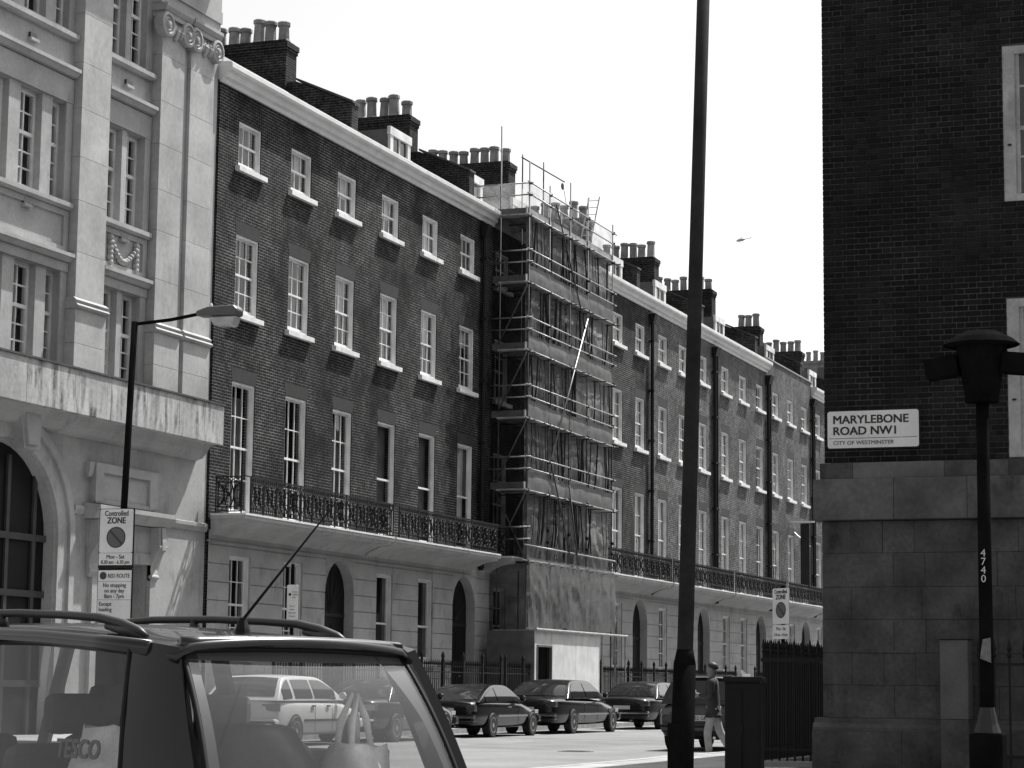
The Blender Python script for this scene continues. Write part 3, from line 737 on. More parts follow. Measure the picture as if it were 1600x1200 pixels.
# entablature over the paired pilasters, main cornice higher up
MB().box(0, .28, 46.0, 48.95, 17.285, 17.55).box(0, .32, 46.0, 48.97, 17.55, 17.85).box(0, .30, 46.0, 48.95, 17.85, 18.9).build('entablature', stone, SB)
MB().box(0, .28, 48.5, 49.1, 18.9, 22.5).box(0, .12, 42.2, 46.3, 20.9, 22.5).build('upper_wall', stone, SB)
MB().prism([(0, 18.9), (.4, 18.95), (.55, 19.15), (.9, 19.2), (.98, 19.45), (0, 19.55)], 1, Y_A, 48.98).build('main_cornice', stone, SB)
# window lights: casements, hoods, sills, aprons
def light(ya, yb, z0, z1, cols, rows):
    w_, h = yb - ya, z1 - z0
    fm = MB().box(-.28, -.17, 0, .08, 0, h).box(-.28, -.17, w_ - .08, w_, 0, h).box(-.28, -.168, .08, w_ - .08, h - .09, h).box(-.28, -.165, .08, w_ - .08, 0, .09).box(-.27, -.16, .08, w_ - .08, h * .56 - .04, h * .56 + .04).build('window', white_dull, SB, loc=(0, ya, z0))
    gb = MB()
    for i in range(1, cols):
        y = .08 + (w_ - .16) * i / cols; gb.box(-.25, -.19, y - .018, y + .018, .09, h - .09)
    zs = [.09 + (h * .56 - .13) * j / 3 for j in range(1, 3)] + [h * .56 + .04 + (h * .44 - .13) * j / 2 for j in range(1, 2)]
    for z in zs: gb.box(-.249, -.191, .08, w_ - .08, z - .016, z + .016)
    gb.build('glazing_bars', white_dull, fm)['kind'] = 'stuff'
    cy = [.08 + (w_ - .16) * i / cols for i in range(cols + 1)]; cz = sorted([.09, h * .56 - .04] + zs[:2]) ; cz2 = sorted([h * .56 + .04, h - .09] + zs[2:])
    for c_ in (cz, cz2):
        for a, b in zip(cy, cy[1:]):
            for c, d in zip(c_, c_[1:]):
                MB().add([(-.22, a, c), (-.22, b, c), (-.22, b, d), (-.22, a, d)], [(0, 1, 2, 3)]).build('pane', glass, fm)
for z0, z1 in levels:
    for a, b in lights_L + lights_R: light(a, b, z0, z1, 2, 5)
def run(name, prof, y0, y1, parent=SB, m_=stone): return MB().prism(prof, 1, y0, y1).build(name, m_, parent)
HOOD = lambda z: [(0, z), (.14, z + .02), (.2, z + .1), (.24, z + .12), (.24, z + .2), (0, z + .24)]
SIL = lambda z: [(0, z), (.1, z), (.17, z + .05), (.17, z + .15), (0, z + .17)]
for (a, b) in ((39.25, 42.62), (43.92, 46.08)):
    c, d = a - .0, b + .0
    run('window_hood', HOOD(14.52), c, d); run('window_sill', SIL(11.54), c + .02, d - .02); run('panel_cornice', HOOD(10.36), c, d); run('window_sill', SIL(15.36), c + .03, d - .03)
    MB().box(0, .08, c, d, 10.16, 10.36).build('lintel', stone, SB); MB().box(0, .06, c, d, 13.95, 14.5).build('lintel', stone, SB)
    MB().box(0, .05, c, c + .28, 8.0, 10.16).build('window_jamb', stone, SB); MB().box(0, .05, d - .26, d, 8.0, 10.16).build('window_jamb', stone, SB)
    MB().box(0, .05, c, c + .28, 11.72, 13.95).build('window_jamb', stone, SB); MB().box(0, .05, d - .26, d, 11.72, 13.95).build('window_jamb', stone, SB)
    pl_ = MB().box(0, .05, c + .02, d - .02, 10.62, 10.72).box(0, .05, c + .02, d - .02, 11.4, 11.53).box(0, .05, c + .02, c + .2, 10.72, 11.4).box(0, .05, d - .2, d - .02, 10.72, 11.4).build('apron_panel', stone, SB)
    if a > 43:   # carved swag between two drops
        cv = MB()
        for s, y in ((-1, c + .5), (1, d - .5)):
            for k in range(6): cv.lathe([(.0, -.005), (.09 - .02 * (k % 2), .02), (.07, .09), (.0, .12)], (0, y, 11.3 - k * .115), 8, 0)
        for k in range(13):
            t = k / 12; cv.lathe([(.0, -.005), (.06 + .03 * math.sin(math.pi * t), .03), (.05, .1), (.0, .13)], (0, c + .55 + (d - c - 1.1) * t, 11.2 - .38 * math.sin(math.pi * t)), 8, 0)
        cv.build('carved_swag', stone, pl_)
    for z in (11.36, 15.0):
        MB().box(-.0, .10, (c + d) / 2 - .16, (c + d) / 2 + .16, z - .06, z).build('vent_sill', stone, SB)
        MB().box(.0, .056, (c + d) / 2 - .13, (c + d) / 2 + .13, z + .002, z + .12).build('vent', mat('dark_glass', .03), SB)

# ================================================================== SCAFFOLDING
SC = thing('scaffolding', 'tube scaffolding hung with netting and sheets on the terrace front', 'scaffolding', (FX, 67.9, 0))
xo, xi = 1.30, .30
stY = [.60, 2.6, 4.7, 6.6, 9.4]
decks = [5.25, 7.52, 9.85, 12.07, 14.3, 16.53]
def pole(a, b, r=.026, name='pole'):
    return MB().tube([a, b], r, 7).build(name, steel if name in ('ledger', 'guard_rail') or (name == 'brace' and abs(a[2] - b[2]) > 5.25) else dark_tube, SC, smooth=True)
tops = [18.35, 17.95, 18.5, 18.35, 17.95]
for k, y in enumerate(stY):
    pole((xo, y, .12), (xo, y, tops[k]))
    pole((xi, y, .12), (xi, y, [19.6, 17.9, 18.7, 17.9, 18.1][k]))
for i, z in enumerate(decks):
    for dz in ((0, .70, 1.09) if i else (0, .5)):
        pole((xo + .05, stY[0] - .3, z + dz), (xo + .05, stY[-1] + .3, z + dz + random.uniform(-.03, .03)), name='ledger')
    pole((xi + .05, stY[0] - .3, z), (xi + .05, stY[-1] + .2, z), name='ledger')
    for y in stY + [1.6, 3.6, 5.6, 8.0]:
        pole((-.0, y + .06, z - .05), (xo + random.uniform(.12, .3), y + .06, z - .05), name='transom')
    for dz in (.70, 1.09): pole((-.0 if i < 5 else -.9, stY[0] - .05, z + dz), (xo + .15, stY[0] - .05, z + dz), name='guard_rail')
    for k in range(4):
        x = .34 + k * .235
        MB().box(x, x + .225, stY[0] - .25, stY[-1] + .2, z + .0, z + .038).build('scaffold_board', board, SC)
    if i:
        MB().box(xo - .06, xo - .02, stY[0] - .2, stY[-1] + .1, z + .04, z + .27).build('toe_board', board, SC)
        MB().box(.05, xo - .06, stY[0] - .03, stY[0] + .01, z + .04, z + .27).build('toe_board', mat('dark_board', .1, .9, .3, 3), SC)
# braces
for a, b in (((xo + .08, 3.0, 17.4), (xo + .08, 6.5, 13.2)), ((xo + .08, 6.4, 14.0), (xo + .08, 2.7, 8.7)), ((xo + .08, 2.7, 8.6), (xo + .08, 6.2, 3.4)), ((xo + .09, 4.5, 8.0), (xo + .09, 6.3, 3.3))): pole(a, b, name='brace')
for z in (14.3, 12.07, 9.85, 7.52): pole((xi, stY[0] - .1, z - 2.0), (xo, stY[0] - .1, z - .05), name='brace')
pole((xi, stY[0] - .1, 7.4), (xo, stY[0] - .1, 5.3), name='brace'); pole((xi - .2, stY[0] - .12, 3.3), (xo + .1, stY[0] - .12, 1.0), name='brace')
# hoist arm with gin wheel and rope
pole((xi, 4.7, 17.9), (xi, 4.7, 19.3)); pole((xi, 2.6, 17.9), (xi, 2.6, 19.1))
pole((xi + .05, 2.4, 18.95), (xi + .1, 6.6, 19.0), name='hoist_arm')
MB().lathe([(.11, -.02), (.13, 0), (.11, .02)], (xi + .1, 6.4, 18.8), 12, 0).build('gin_wheel', black_iron, SC)
MB().tube([(xi + .1, 6.5, 18.8), (xi + .3, 6.6, 17.5), (xi + .5, 6.7, 16.6)], .012, 5).build('rope', mat('rope', .3, .9, .2, 5), SC)
# ladder at the far end
ld = MB().tube([(.3, 8.3, 16.5), (.55, 8.9, 18.9)], .022, 6).tube([(.7, 8.3, 16.5), (.95, 8.9, 18.9)], .022, 6)
for k in range(9):
    t = (k + .5) / 9; ld.tube([(.3 + .25 * t, 8.3 + .6 * t, 16.5 + 2.4 * t), (.7 + .25 * t, 8.3 + .6 * t, 16.5 + 2.4 * t)], .015, 5)
ld.build('ladder', steel, SC)
# sheeting: folded, creased panels bay by bay
from mathutils import noise as NZ
def sheet(y0, y1, z0, z1, x, m_, amp=.05, seed=0, name='sheet', nu=30, nv=24, side=False, scallop=.05):
    """hung woven sheet: pulled creases, sag between its ties, ragged lower edge"""
    rnd = random.Random(seed); o = Vector((seed * 7.3, seed * 3.1, 0)); ph = rnd.uniform(0, 6); b = MB(); vs = []
    for j in range(nv + 1):
        for i in range(nu + 1):
            u, v = i / nu, j / nv
            y = y0 + (y1 - y0) * u; z = z0 + (z1 - z0) * v
            f1 = 1 - abs(NZ.noise(Vector((y * 1.3 + z * .5, z * .9 - y * .3, 0)) + o)) * 2
            f2 = 1 - abs(NZ.noise(Vector((y * 3.6 - z * 2.2, z * 3.0, 4)) + o)) * 2
            d = amp * (f1 * .9 + f2 * .35 + .8 * math.sin(math.pi * u) * math.sin(math.pi * v)) * (.3 + .7 * math.sin(math.pi * min(1, v * 1.05)))
            z += scallop * (NZ.noise(Vector((y * 2, 0, 9)) + o) + .6 * math.sin(7 * u + ph)) * (1 - v) ** 3
            vs.append((x + d, y, z) if not side else (y, x + d, z))
    b.add(vs, [(j * (nu + 1) + i, j * (nu + 1) + i + 1, (j + 1) * (nu + 1) + i + 1, (j + 1) * (nu + 1) + i) for j in range(nv) for i in range(nu)])
    return b.build(name, m_, SC, smooth=True)
sid = 1
for i in range(5):
    z = decks[i]; zn = decks[i + 1]
    for k in range(4):
        sheet(stY[k] + .02, stY[k + 1] - .02, z + .03 + random.uniform(-.05, .1), zn - .1, xo - .14 - .05 * (k % 2), net_light if k < 3 else net_pale, .04 if k < 3 else .09, sid); sid += 1
        if i: sheet(stY[k] + random.uniform(-.05, .05), stY[k + 1] + .03, z + .02, z + random.uniform(.5, .74), xo + .005, net_band, .02, 200 + sid, 'toe_sheet', 20, 8, scallop=.03)
        # loose ties and straps hanging down behind the sheet
        for q in range(5):
            y = stY[k] + (stY[k + 1] - stY[k]) * random.uniform(.1, .9); dy = random.uniform(-.35, .35)
            MB().tube([(xo - .02, y, zn - .1), (xo - .0, y + dy * .6, (z + zn) / 2), (xo - .02, y + dy, z + .6)], random.choice((.012, .022, .03)), 5).build('tie', black_iron, SC)
for k in range(4):
    sheet(stY[k], stY[k + 1], 16.6, 17.62, xo - .04, net_fine, .02, 70 + k, 'guard_net')
    sheet(stY[k] - .03, stY[k + 1] + .03, 2.98 + .12 * (k % 2), 5.35, xo + .10, net_light, .05, 80 + k, scallop=.12)
sheet(-.9, xo, 16.6, 17.62, stY[0] - .02, net_fine, .01, 90, 'guard_net', side=True)
sheet(.0, xo - .02, 5.3, 16.5, stY[0] + .06, net_dark, .04, 91, 'side_net', nu=12, nv=60, side=True)
sheet(.0, xo - .02, .4, 5.25, stY[0] + .02, net_dark, .05, 92, 'side_net', nu=12, nv=30, side=True)
sheet(9.42, 10.1, 2.3, 5.1, xo - .1, net_light, .09, 93)
# couplers where the tubes cross
cpl = MB().box(-.05, .05, -.04, .04, -.05, .05).mesh('coupler'); cpl.materials.append(black_iron)
for z in decks:
    for y in stY:
        for dz in (0, .70, 1.09): link('coupler', cpl, SC, (xo + .03, y, z + dz), (0, 0, random.uniform(-.3, .3)))

# plywood hoarding with a door opening, on the pavement below
HO = thing('hoarding', 'white painted plywood hoarding with dark door opening under the scaffolding', 'hoarding', (-24.55, 67.6, 0))
xs_ = [0, .22, 1.55, 2.77, 3.99, 5.21, 6.5]
for a, b in zip(xs_, xs_[1:]):
    if a == .22: MB().box(-.02, 0, a, b, 2.5, 3.0).build('plywood_panel', ply, HO)
    else: MB().box(-.02 - .004 * random.random(), random.uniform(0, .006), a + .009, b - .009, .13, 3.0).build('plywood_panel', ply, HO)
MB().box(-1.6, -.02, -.02, .0, .13, 3.0).build('end_panel', mat('dark_board', .1), HO)
MB().box(-.06, .03, .18, .24, .13, 2.56).box(-.06, .03, 1.53, 1.59, .13, 2.56).box(-.06, .032, .24, 1.53, 2.5, 2.56).build('door_frame', mat('dark_board', .1), HO)
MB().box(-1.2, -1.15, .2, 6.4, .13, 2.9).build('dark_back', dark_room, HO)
MB().tube([(.06, -.05, 3.04), (.06, 9.4, 3.04)], .04, 8).build('top_pole', steel, HO)
for y in (6.6, 8.0, 9.2): MB().tube([(.05, y, .12), (.05, y, 3.0)], .026, 6).build('prop', steel, HO)
MB().box(-1.4, .02, 0, 6.5, 3.0, 3.03).build('hoarding_roof', board, HO)

# ================================================================== THE CORNER BUILDING (right)
RB = thing('corner_building', 'dark brick corner building on a stained stone base, right edge', 'building', (-7.22, 32.0, 0))
dk1, dk2 = .030, .042
def brick_piece_mat(name, attr):
    M = bpy.data.materials.new(name); M.use_nodes = True
    N, L = M.node_tree.nodes, M.node_tree.links; b = N['Principled BSDF']
    b.inputs['Roughness'].default_value = .85; b.inputs['Specular IOR Level'].default_value = .2
    if attr:
        a = N.new('ShaderNodeAttribute'); a.attribute_name = 'tone'; src = a.outputs['Fac']
    else:
        a = N.new('ShaderNodeObjectInfo'); src = a.outputs['Random']
    mr = N.new('ShaderNodeMapRange'); L.new(src, mr.inputs[0]); mr.inputs[3].default_value, mr.inputs[4].default_value = .004, .013
    geo = N.new('ShaderNodeNewGeometry'); n = N.new('ShaderNodeTexNoise'); n.inputs['Scale'].default_value = .8; n.inputs['Detail'].default_value = 6; L.new(geo.outputs['Position'], n.inputs['Vector'])
    m2 = N.new('ShaderNodeMapRange'); L.new(n.outputs[0], m2.inputs[0]); m2.inputs[1].default_value, m2.inputs[2].default_value, m2.inputs[3].default_value, m2.inputs[4].default_value = .35, .65, .45, 1.5
    n3 = N.new('ShaderNodeTexNoise'); n3.inputs['Scale'].default_value = 30; L.new(geo.outputs['Position'], n3.inputs['Vector'])
    m3 = N.new('ShaderNodeMapRange'); L.new(n3.outputs[0], m3.inputs[0]); m3.inputs[1].default_value, m3.inputs[2].default_value, m3.inputs[3].default_value, m3.inputs[4].default_value = .3, .7, .75, 1.25
    x1 = N.new('ShaderNodeMath'); x1.operation = 'MULTIPLY'; L.new(mr.outputs[0], x1.inputs[0]); L.new(m2.outputs[0], x1.inputs[1])
    x2 = N.new('ShaderNodeMath'); x2.operation = 'MULTIPLY'; L.new(x1.outputs[0], x2.inputs[0]); L.new(m3.outputs[0], x2.inputs[1])
    cb = N.new('ShaderNodeCombineColor')
    for i in range(3): L.new(x2.outputs[0], cb.inputs[i])
    L.new(cb.outputs[0], b.inputs['Base Color']); MATS[name] = M; return M
bm_part, bm_stuff = brick_piece_mat('sooty_brick_piece', False), brick_piece_mat('sooty_brick_rest', True)
mortar = mat('sooty_mortar', .06, .95, .7, .9, .2, 60)
BW, ZB, ZT = 5.6, 4.475, 13.2
WIN = [(2.62, 3.95, 8.14, 10.40), (2.62, 3.95, 4.50, 6.74), (2.62, 3.95, 11.8, 13.2)]
core = MB().box(.06, 16, .06, 90, 0, 4.4)
def face_x(mb, x0, x1, z0, z1, y, holes):
    xs = sorted({x0, x1} | {v for h in holes for v in h[:2]}); zs = sorted({z0, z1} | {v for h in holes for v in h[2:]})
    for a, b in zip(xs, xs[1:]):
        for c, d in zip(zs, zs[1:]):
            if any(h[0] < (a + b) / 2 < h[1] and h[2] < (c + d) / 2 < h[3] for h in holes): continue
            mb.add([(a, y, c), (b, y, c), (b, y, d), (a, y, d)], [(0, 1, 2, 3)])
    for a, b, c, d in holes:
        mb.add([(a, y, c), (b, y, c), (b, y, d), (a, y, d), (a, y + .3, c), (b, y + .3, c), (b, y + .3, d), (a, y + .3, d)], [(0, 1, 5, 4), (1, 2, 6, 5), (2, 3, 7, 6), (3, 0, 4, 7)])
bw_ = MB(); face_x(bw_, .008, BW, ZB, ZT, .012, WIN)
bwall = bw_.build('brick_wall', mortar, RB)
MB().box(.004, 16, .34, 90, 4.4, 14.5).box(BW, 16, .0, .34, 4.4, 14.5).box(.006, BW, .0, .34, ZT, 14.5).build('building_body', brick, RB)
core.build('base_body', stone, RB)
# bricks laid in Flemish bond
S_, H_, J, CH = .222, .107, .010, .0815
shapes = {}
def brick_mesh(wd):
    k = round(wd, 3)
    if k not in shapes:
        h = CH - J; e = .004
        v = [(0, .03, 0), (k, .03, 0), (k, .03, h), (0, .03, h), (e, 0, e), (k - e, 0, e), (k - e, 0, h - e), (e, 0, h - e)]
        me = bpy.data.meshes.new('brick'); me.from_pydata(v, [], [(4, 5, 6, 7), (0, 1, 5, 4), (1, 2, 6, 5), (2, 3, 7, 6), (3, 0, 4, 7)]); me.materials.append(bm_part); shapes[k] = me
    return shapes[k]
rows = int((ZT - ZB) / CH); parts_n = 0; rest = MB(); tones = []
rb = random.Random(3)
cand = []
for r_ in range(rows):
    z = ZB + r_ * CH + J / 2
    x = (-.06 if r_ % 2 else -.225) ; head = bool(r_ % 2)
    seq = []
    x = 0.0; first = (.107 if r_ % 2 == 0 else .165)
    pieces = [first]; nxt_st = r_ % 2 == 0
    while x < BW:
        wd = pieces.pop() if pieces else (S_ if nxt_st else H_)
        if not (x == 0.0): nxt_st = not nxt_st
        x1 = min(x + wd, BW)
        segs = [(x, x1)]
        for a, b, c, d in WIN:
            if c - .03 < z + .035 < d + .03:
                out = []
                for p, q in segs:
                    if q <= a or p >= b: out.append((p, q))
                    else:
                        if p < a - .04: out.append((p, a - .004))
                        if q > b + .04: out.append((b + .004, q))
                segs = out
        for p, q in segs:
            if q - p > .035: cand.append((p, q, z))
        x = x1 + J
for p, q, z in cand:
    oy = rb.uniform(-.004, .004)
    if parts_n < 300 and z < 5.75 and p < 3.0 and abs((q - p) - S_) < .002:
        link('brick', brick_mesh(q - p), bwall, (p, oy - .004, z), (0, R(rb.uniform(-.15, .15)), 0)); parts_n += 1
    else:
        h = CH - J; e = .004; oy -= .004
        rest.add([(p, oy + .03, z), (q, oy + .03, z), (q, oy + .03, z + h), (p, oy + .03, z + h), (p + e, oy, z + e), (q - e, oy, z + e), (q - e, oy, z + h - e), (p + e, oy, z + h - e)], [(4, 5, 6, 7), (0, 1, 5, 4), (1, 2, 6, 5), (2, 3, 7, 6), (3, 0, 4, 7)])
        t = rb.random(); tones += [t] * 8
me = bpy.data.meshes.new('bricks_rest'); me.from_pydata(rest.v, [], rest.f); at_ = me.attributes.new('tone', 'FLOAT', 'POINT'); at_.data.foreach_set('value', tones); me.materials.append(bm_stuff)
link('brickwork', me, bwall)['kind'] = 'stuff'
# sash windows at the right edge
for a, b, c, d in WIN:
    wd, h = b - a, d - c
    fr = MB().box(0, .17, .015, .16, 0, h).box(wd - .17, wd, .015, .16, 0, h).box(.17, wd - .17, .016, .16, h - .12, h).box(.17, wd - .17, .01, .16, 0, .1).box(.17, wd - .17, .06, .12, h * .47 - .03, h * .47 + .03).box(.17, .23, .05, .12, .1, h - .12).box(wd - .23, wd - .17, .05, .12, .1, h - .12).build('window', mat('old_white_paint', .34, .6, .25, 2, streak=.4), RB, loc=(a, 0, c))
    gb = MB()
    for k in (1, 2): x = .23 + (wd - .46) * k / 3; gb.box(x - .015, x + .015, .06, .11, .1, h - .12)
    for z in (h * .285, h * .47 + .27 * h): gb.box(.23, wd - .23, .062, .108, z - .015, z + .015)
    gb.build('glazing_bars', mat('old_white_paint', .5), fr)['kind'] = 'stuff'
    for i in range(3):
        for z0, z1 in ((.1, h * .285), (h * .285, h * .47 - .03), (h * .47 + .03, h * .74), (h * .74, h - .12)):
            x0 = .23 + (wd - .46) * i / 3; x1 = .23 + (wd - .46) * (i + 1) / 3
            MB().add([(x0, .085, z0), (x1, .085, z0), (x1, .085, z1), (x0, .085, z1)], [(0, 1, 2, 3)]).build('pane', glass, fr)
    MB().box(.05, wd - .05, .29, .3, 0, h).build('room_back', mat('dim_room', .12, .9, .3, 2), fr)
    MB().tube([(.06, .0, h * .36), (.11, .0, h * .36)], .014, 6).build('catch', black_iron, fr)
# stone bands and coursed base, stone by stone
grey_stone = mat('grey_limestone', .062, .9, .45, 1.6, .25, 35, streak=.75, objrand=.14)
band = MB().box(-.0, BW, -.0, .3, 3.64, 4.47).build('stone_band', mat('grey_limestone_core', .04, .9, .3, 2), RB)
for a, b in ((-.06, .42), (.42, 1.72), (1.72, 2.62), (2.62, 3.9), (3.9, BW)): MB().box(a + .0012, b - .0012, -.05, .25, 4.235, 4.468).build('stone_block', mat('pale_ledge_stone', .12, .9, .3, 2, .2, 35, streak=.4) if a == .42 else grey_stone, band, bevel=.008)
for a, b in ((-.14, 1.02), (1.02, 2.05), (2.05, 3.3), (3.3, BW)): MB().box(a + .0012, b - .0012, -.15, .25, 3.645, 4.23).build('stone_block', mat('band_stone', .085, .9, .35, 1.6, .2, 35, streak=.6, objrand=.15), band, bevel=.012)
base = MB().box(.03, BW, .04, .3, .0, 3.64).build('stone_base', mat('grey_limestone_core', .08), RB)
zc = [.86, 1.32, 1.77, 2.24, 2.70, 3.18, 3.635]
rs = random.Random(5)
for k, (z0, z1) in enumerate(zip(zc, zc[1:])):
    x = -.045
    first = True
    while x < BW:
        wd = rs.choice((.45, 1.0, 1.0, 1.3)) if not first else (.42 if k % 2 else 1.02)
        first = False
        x1 = min(x + wd, BW)
        MB().box(x + .0012, x1 - .0012, rs.uniform(-.008, .006), .3, z0 + .0012, z1 - .0012).build('stone_block', grey_stone, base, bevel=.006); x = x1
MB().prism([(.3, .68), (-.17, .68), (-.17, .73), (-.12, .78), (-.06, .8), (-.05, .86), (.3, .86)], 0, -.16, BW).build('base_moulding', mat('grey_limestone_plain', .075, .9, .35, 1.3, .2, 35, streak=.3), base)
for a, b in ((-.17, 1.1), (1.1, 2.4), (2.4, 3.7), (3.7, BW)): MB().box(a + .0012, b - .0012, -.18, .3, .0, .677).build('stone_block', grey_stone, base, bevel=.006)
# street nameplate
NP = thing('street_nameplate', 'white street nameplate reading MARYLEBONE ROAD NW1 on the dark brick', 'street sign', (-7.16, 31.985, 4.68))
def rounded(w_, h, r, n=5):
    p = []
    for cx, cy, a0 in ((w_ - r, r, -90), (w_ - r, h - r, 0), (r, h - r, 90), (r, r, 180)):
        p += [(cx + r * math.cos(R(a0 + 90 * k / n)), cy + r * math.sin(R(a0 + 90 * k / n))) for k in range(n + 1)]
    return p
MB().prism(rounded(1.31, .53, .035), 1, -.035, 0).build('plate', sign_white, NP)
MB().prism(rounded(1.35, .57, .05), 1, -.02, .004).build('plate_edge', black_iron, NP, loc=(-.02, 0, -.02))
text('MARYLEBONE', .165, sign_ink, NP, (.075, -.037, .352), bold=.0042, xs=1.05)
text('ROAD NW1', .165, sign_ink, NP, (.075, -.037, .190), bold=.0042, xs=1.05)
text('CITY OF WESTMINSTER', .078, mat('sign_ink_faded', .08, .6, 0), NP, (.08, -.037, .048), bold=.0008, xs=1.06)
MB().box(.02, 1.29, -.0365, -.035, .135, .142).build('rule', sign_ink, NP)
# stone pier and iron railing at the right edge
PR = thing('stone_pier', 'square pale stone gate pier standing against the corner building base', 'pier', (-5.52, 31.5, 0))
MB().box(0, .38, 0, .38, .12, .86).build('pier_foot', grey_stone, PR, bevel=.01); MB().box(.0, .38, .004, .384, .865, 1.95).build('pier_shaft', mat('pier_stone', .10, .9, .2, 2, .2, 35, streak=.2), PR, bevel=.01)
MB().box(-.03, .41, -.03, .41, 1.955, 2.02).build('pier_cap', grey_stone, PR, bevel=.01)
AR_ = thing('iron_railing', 'thin black spear railing right of the stone pier', 'railing', (-5.1, 31.6, 0))
MB().box(0, 2.6, -.02, .02, 1.60, 1.64).box(0, 2.6, -.02, .02, .35, .39).build('rails', black_iron, AR_)
for k in range(12):
    MB().tube([(.1 + k * .205, 0, .12), (.1 + k * .205, 0, 1.72)], .016, 6).lathe([(.014, 1.70), (.035, 1.74), (.012, 1.78), (.03, 1.83), (.002, 1.98)], (.1 + k * .205, 0, 0), 6).build('railing_bar', black_iron, AR_)

# dense railing on a stone kerb left of the corner building (front run and its return)
FN = thing('corner_railing', 'tall dense black railing on a stone kerb left of the corner building', 'railing', (-8.49, 33.3, 0))
MB().box(-.15, 1.2, -.15, .15, .11, .2).box(-.15, .15, .15, 9, .11, .2).build('kerb_plinth', paving, FN, bevel=.01)
MB().box(0, 1.15, -.02, .02, 1.66, 1.71).box(0, 1.15, -.02, .02, .34, .38).box(-.02, .02, .02, 9, 1.66, 1.71).box(-.02, .02, .02, 9, .34, .38).build('rails', black_iron, FN)
bar = MB().tube([(0, 0, .2), (0, 0, 1.8)], .017, 6).lathe([(.016, 1.78), (.03, 1.81), (.014, 1.84), (.03, 1.88), (.003, 1.99)], n=6).mesh('railing_bar'); bar.materials.append(black_iron)
for k in range(10): link('railing_bar', bar, FN, (.03 + k * .118, 0, 0))
for k in range(46): link('railing_bar', bar, FN, (0, .13 + k * .125, 0))

# black street cabinet
CB = thing('street_cabinet', 'tall black street cabinet in front of the man and the railing', 'cabinet', (-7.36, 28.0, 0), R(8))
MB().box(-.225, .225, -.2, .2, .12, 1.33).build('cabinet_body', black_plastic, CB, bevel=.012)
MB().prism([(-.26, 1.332), (.26, 1.332), (.24, 1.40), (-.24, 1.40)], 1, -.23, .23).build('cabinet_lid', black_plastic, CB, bevel=.008)
for s in (-1, 1): MB().box(s * .11 - .095, s * .11 + .095, -.212, -.2, .24, 1.24).build('cabinet_door', black_plastic, CB, bevel=.006)
MB().box(-.02, .0, -.225, -.212, .7, .8).build('handle', black_iron, CB)

# ================================================================== POSTS, LAMPS AND SIGNS
LP = thing('lamp_column', 'tall dark leaning lamp column rising past the top of the picture', 'lamp post', (-5.565, 19.0, 0))
def px(z): return .0285 * z
MB().tube([(0, 0, 0), (px(1.45), 0, 1.45)], [.105, .098], 16).tube([(px(1.45), 0, 1.45), (px(1.58), 0, 1.58)], [.098, .072], 16).build('column_base', mat('dark_grey_steel', .008, .95, .3, 2, spec=.0), LP, smooth=True)
MB().tube([(px(1.58), 0, 1.58), (px(8.4), 0, 8.4)], [.070, .055], 16).build('column_shaft', mat('column_paint', .028, .9, .3, 2, spec=.05), LP, smooth=True)
MB().box(-.075, .075, -.125, -.10, .35, .95).build('base_door', mat('dark_grey_steel', .03), LP)
MB().tube([(px(8.4), 0, 8.4), (px(8.4) + .15, .3, 8.75), (px(8.4) + .3, 1.1, 8.9)], .04, 8).build('bracket', mat('dark_grey_steel', .03), LP)
MB().box(-.16, .16, .8, 1.6, 8.84, 9.0).build('lantern', mat('dark_grey_steel', .03), LP, loc=(px(8.4) + .3, 0, 0), bevel=.05)

RP = thing('twin_lamp_post', 'dark numbered post with flared cap and two box lamps before the corner building', 'lamp post', (-3.41, 22.0, 0))
dgs = mat('matt_black_paint', .008, 1.0, .3, 3, spec=.0)
MB().tube([(0, 0, .86), (0, 0, 4.05)], [.068, .06], 14).build('post', dgs, RP, smooth=True)
MB().box(-.155, .155, -.15, .15, 0, .86).build('post_base', dgs, RP, bevel=.02)
MB().lathe([(.13, .862), (.1, .95), (.07, 1.1)], n=12).build('base_collar', mat('grey_collar', .012, .6, .3, 3), RP)
MB().lathe([(.165, 4.02), (.165, 4.08), (.2, 4.3), (.25, 4.58), (.0, 4.6)], n=14).build('lamp_body', dgs, RP, smooth=False)
MB().lathe([(.30, 4.56), (.37, 4.58), (.30, 4.64), (.16, 4.71), (.0, 4.73)], n=20).build('flared_cap', dgs, RP)
MB().box(-.52, -.2, -.12, .12, -.1, .1).build('box_lamp', dgs, RP, loc=(-.02, 0, 4.42), rot=(0, R(-8), 0), bevel=.015)
MB().box(.2, .56, -.12, .12, -.1, .1).build('box_lamp', dgs, RP, loc=(.0, 0, 4.42), rot=(0, R(6), 0), bevel=.015)
for k, ch in enumerate('4740'): text(ch, .10, mat('post_number', .5, .6, 0), RP, (-.03, -.068, 2.53 - k * .082))
MB().patch((-.05, -.072, 1.56), (.055, -.072, 1.52), (.055, -.078, 1.76), (-.02, -.085, 1.74), 5, 5, .01).build('torn_sticker', mat('sticker', .13, .7, .5, 14), RP)

